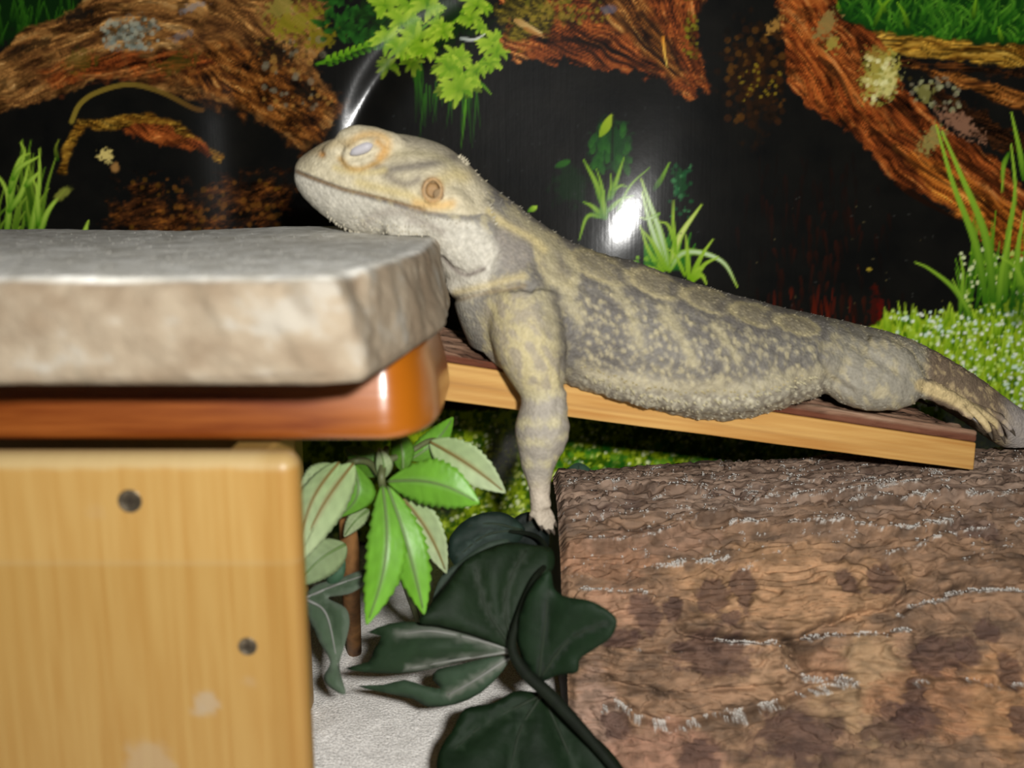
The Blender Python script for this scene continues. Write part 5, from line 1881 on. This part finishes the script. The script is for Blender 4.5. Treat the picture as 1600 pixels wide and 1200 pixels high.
def poly_leaf(parent, poly, Y0, tilt, veins, mat, c0, vein_col, arch=.35, seed=1, spacing=9, rib=None, smooth_n=4, rim=None, vein_w=4.0):
    """broad lobed leaf from its outline; tilt = cm per 100 px (x, y)"""
    cv = catmull(np.array(list(poly) + [poly[0]], float), smooth_n)[:-1]
    n = len(cv)
    x0, y0 = cv.min(0)
    x1, y1 = cv.max(0)
    gx, gy = np.meshgrid(np.arange(x0, x1, spacing), np.arange(y0, y1, spacing))
    gx = gx.ravel() + rng.uniform(-1.5, 1.5, gx.size)
    gy = gy.ravel() + rng.uniform(-1.5, 1.5, gy.size)
    ins = poly_sdf(gx, gy, cv) < -spacing * .5
    pts = [Vector(p) for p in cv] + [Vector((a, b)) for a, b in zip(gx[ins], gy[ins])]
    vs, es, fs, *_ = delaunay_2d_cdt(pts, [(i, (i + 1) % n) for i in range(n)], [], 1, 1e-4)
    q = np.array([tuple(v) for v in vs])
    cx, cy = cv.mean(0)
    d = np.full(len(q), 1e9)
    for v in veins:
        d = np.minimum(d, seg_dist(q[:, 0], q[:, 1], catmull(v, 3) if len(v) > 2 else v)[0])
    Y = Y0 + tilt[0] * (q[:, 0] - cx) / 100 + tilt[1] * (q[:, 1] - cy) / 100
    Y = Y - arch * (1 - np.exp(-d / 22)) + .25 * (fbm(q[:, 0] / 60, q[:, 1] / 60, seed=seed) - .5)
    edge = -poly_sdf(q[:, 0], q[:, 1], cv)
    Y = Y + .18 * np.exp(-edge / 8)
    W = np.array([P(a, b, c) for (a, b), c in zip(q, Y)])
    W[:, 2] = np.maximum(W[:, 2], .06)
    n1 = fbm(q[:, 0] / 40, q[:, 1] / 40, seed=seed + 3)
    n2 = fbm(q[:, 0] / 8, q[:, 1] / 14, seed=seed + 5)
    col = np.asarray(c0) * (.55 + .55 * n1 + .35 * n2)[:, None]
    col = mix(col, vein_col, .75 * np.exp(-(d / vein_w) ** 2))
    if rim is not None:
        col = mix(col, rim, .6 * np.exp(-edge / 4))
    o = make('leaf', W, [tuple(f) for f in fs], mat, parent, cols=np.clip(col, 0, .95))
    bm = bmesh.new()
    bm.from_mesh(o.data)
    for fc in bm.faces:
        fc.normal_update()
        if fc.normal.y > 0:
            fc.normal_flip()
    bm.to_mesh(o.data)
    bm.free()
    solid(o, .035)
    if rib is not None:
        tree = [tuple(w) for w in W]
        for v in veins:
            c = catmull(v, 4) if len(v) > 2 else np.array(v, float)
            line = []
            for a, b in c:
                k = np.argmin((q[:, 0] - a) ** 2 + (q[:, 1] - b) ** 2)
                line.append(P(a, b, Y[k] - .03))
            line = np.array(line)
            line[:, 2] = np.maximum(line[:, 2], .1)
            vv, ff = tube(line, np.linspace(.06, .02, len(line)), 6, 2)
            make('vein', vv, ff, rib, o)
    return o


def build_ivy():
    root = empty('ivy_vine', P(860, 1120, 33) * [1, 1, 0])
    tag(root, 'dark green ivy vine with big lobed leaves in front of the log', 'ivy')
    m = material('dark_ivy_leaf', vcol=True, rough=.62, spec=.14, bump=[('noise', (350, 350, 350), .35, .0006)])
    mv = material('pale_ivy_vein', tuple(alb((150, 152, 144), 32)), .7)
    md = material('dark_ivy_vein', tuple(alb((48, 60, 44), 31)), .65, .2)
    mst = material('dark_vine_stem', tuple(alb((20, 28, 16), 31)), .75, .15, var=((300, 300, 300), .7, 1.3))
    dark = alb((28, 46, 25), 31)
    vein = alb((58, 66, 54), 31)
    pl = lambda *a, **k: poly_leaf(root, *a, **k)
    v, f = tube([P(856, 880, 31.6), P(835, 905, 30.6), P(812, 960, 29.9), P(800, 1010, 29.6), P(820, 1050, 29.3), P(858, 1085, 29.0), P(900, 1130, 28.6), P(940, 1175, 28.2), P(985, 1230, 27.8), np.array([4.6, 28.2, .2]), np.array([6.4, 28.3, .2])],
                [.08, .11, .13, .16, .2, .22, .2, .16, .16, .18, .14], 10, 5)
    make('stem', v, f, mst, root)
    v, f = tube([P(856, 880, 31.6), P(850, 850, 32.4), P(830, 835, 33.0), P(790, 830, 33.4)], [.08, .09, .08, .05], 8, 5)
    make('stem', v, f, mst, root)
    # big centre leaf: one blade, three lobes
    A = [(802, 1018), (780, 1008), (740, 992), (690, 978), (655, 972), (672, 945), (700, 912), (728, 876), (760, 858), (795, 848), (835, 852), (862, 858), (864, 888), (838, 912), (818, 945), (808, 985)]
    pl(A, 30.9, (.2, -1.0), [[(800, 1014), (790, 950), (800, 900), (822, 860)], [(798, 1010), (760, 950), (742, 890)]], m, dark, vein, seed=3, rib=md)
    B = [(800, 1014), (750, 990), (700, 980), (650, 972), (610, 974), (575, 988), (596, 994), (584, 1016), (576, 1034), (540, 1044), (570, 1050), (625, 1052), (680, 1044), (735, 1030), (775, 1024)]
    pl(B, 31.0, (-.5, -.6), [[(800, 1016), (730, 996), (672, 986), (620, 992)], [(795, 1018), (720, 1030), (640, 1044)]], m, alb((44, 64, 42), 32), alb((150, 152, 142), 32), seed=5, rib=mv, vein_w=5.0, smooth_n=2)
    C = [(800, 1024), (768, 1026), (720, 1038), (684, 1046), (676, 1062), (690, 1076), (664, 1072), (632, 1062), (600, 1070), (560, 1072), (600, 1082), (646, 1092), (668, 1104), (712, 1100), (752, 1082), (784, 1050)]
    pl(C, 31.2, (-.6, -.4), [[(798, 1026), (740, 1064), (700, 1086)]], m, alb((60, 80, 60), 32), alb((160, 160, 150), 32), seed=7, rib=mv, vein_w=5.0, smooth_n=2)
    # right leaf in front of the log
    D = [(840, 1066), (820, 1036), (808, 1000), (810, 965), (826, 925), (846, 900), (860, 894), (866, 920), (884, 932), (920, 938), (948, 952), (964, 970), (954, 996), (926, 1016), (906, 1030), (902, 1050), (872, 1054), (856, 1062)]
    pl(D, 29.2, (-.8, -.3), [[(842, 1062), (850, 990), (858, 920)], [(844, 1060), (890, 1000), (950, 972)]], m, alb((28, 49, 28), 30), alb((62, 66, 62), 30), seed=9, rib=md)
    # big leaf at the lower edge
    E = [(842, 1082), (806, 1080), (772, 1098), (726, 1108), (708, 1140), (690, 1166), (682, 1200), (690, 1260), (740, 1320), (800, 1330), (880, 1320), (960, 1260), (978, 1212), (940, 1160), (890, 1126)]
    pl(E, 28.9, (.1, -1.2), [[(846, 1086), (810, 1150), (790, 1260)], [(846, 1086), (760, 1130), (710, 1170)], [(850, 1090), (890, 1180), (920, 1250)]], m, alb((22, 42, 21), 29), alb((36, 58, 32), 29), seed=11, rib=md, spacing=12)
    # curled grey-green leaf beside the hide
    G1 = [(470, 936), (494, 914), (530, 904), (572, 890), (570, 912), (545, 928), (512, 934), (540, 950), (546, 975), (538, 1010), (530, 1042), (540, 1084), (516, 1074), (506, 1058), (516, 1034), (500, 1004), (486, 974)]
    pl(G1, 31.6, (-.4, -.8), [[(478, 936), (510, 960), (528, 1040)], [(478, 934), (520, 916), (566, 900)]], m, alb((76, 96, 72), 32), alb((100, 116, 94), 32), seed=13, rib=mv, rim=alb((128, 140, 124), 32))
    G2 = [(505, 900), (520, 872), (536, 864), (540, 885), (534, 905), (516, 912)]
    pl(G2, 32.2, (0, -.6), [[(506, 906), (532, 872)]], m, alb((70, 104, 78), 32), vein, seed=15, rib=md)
    # dark leaves behind
    H = [(700, 868), (704, 838), (728, 812), (764, 800), (794, 804), (820, 826), (806, 850), (770, 856), (736, 876), (714, 886)]
    pl(H, 33.2, (.3, -.8), [[(816, 828), (760, 836), (712, 872)], [(816, 828), (770, 818), (730, 822)]], m, alb((30, 46, 38), 33), alb((64, 84, 74), 33), seed=17, rib=md, vein_w=2.5)
    I = [(800, 852), (776, 872), (748, 890), (706, 908), (676, 940), (690, 900), (720, 876), (756, 850), (790, 842)]
    pl(I, 32.6, (.3, -.6), [[(796, 850), (740, 880), (690, 920)]], m, alb((56, 70, 58), 33), alb((96, 104, 94), 33), seed=19, rib=mv)
    J = [(884, 760), (884, 738), (898, 724), (914, 726), (928, 742), (924, 764)]
    pl(J, 49.6, (0, 0), [[(906, 764), (904, 728)]], m, alb((50, 76, 60), 46), vein, seed=21, rib=md)
    K = [(782, 832), (800, 812), (826, 800), (850, 816), (858, 850), (840, 862), (806, 852)]
    pl(K, 33.8, (.2, -.6), [[(800, 846), (838, 814)]], m, alb((18, 28, 24), 33), vein, seed=23, rib=md)
    v, f = tube([P(906, 764, 49.6), P(908, 800, 49.7), np.array([3.4, 49.7, 3.0]), np.array([3.4, 49.7, -.1])], [.09, .1, .11, .12], 8, 4)
    make('stem', v, f, mst, root)


build_bright_plant()
build_ivy()
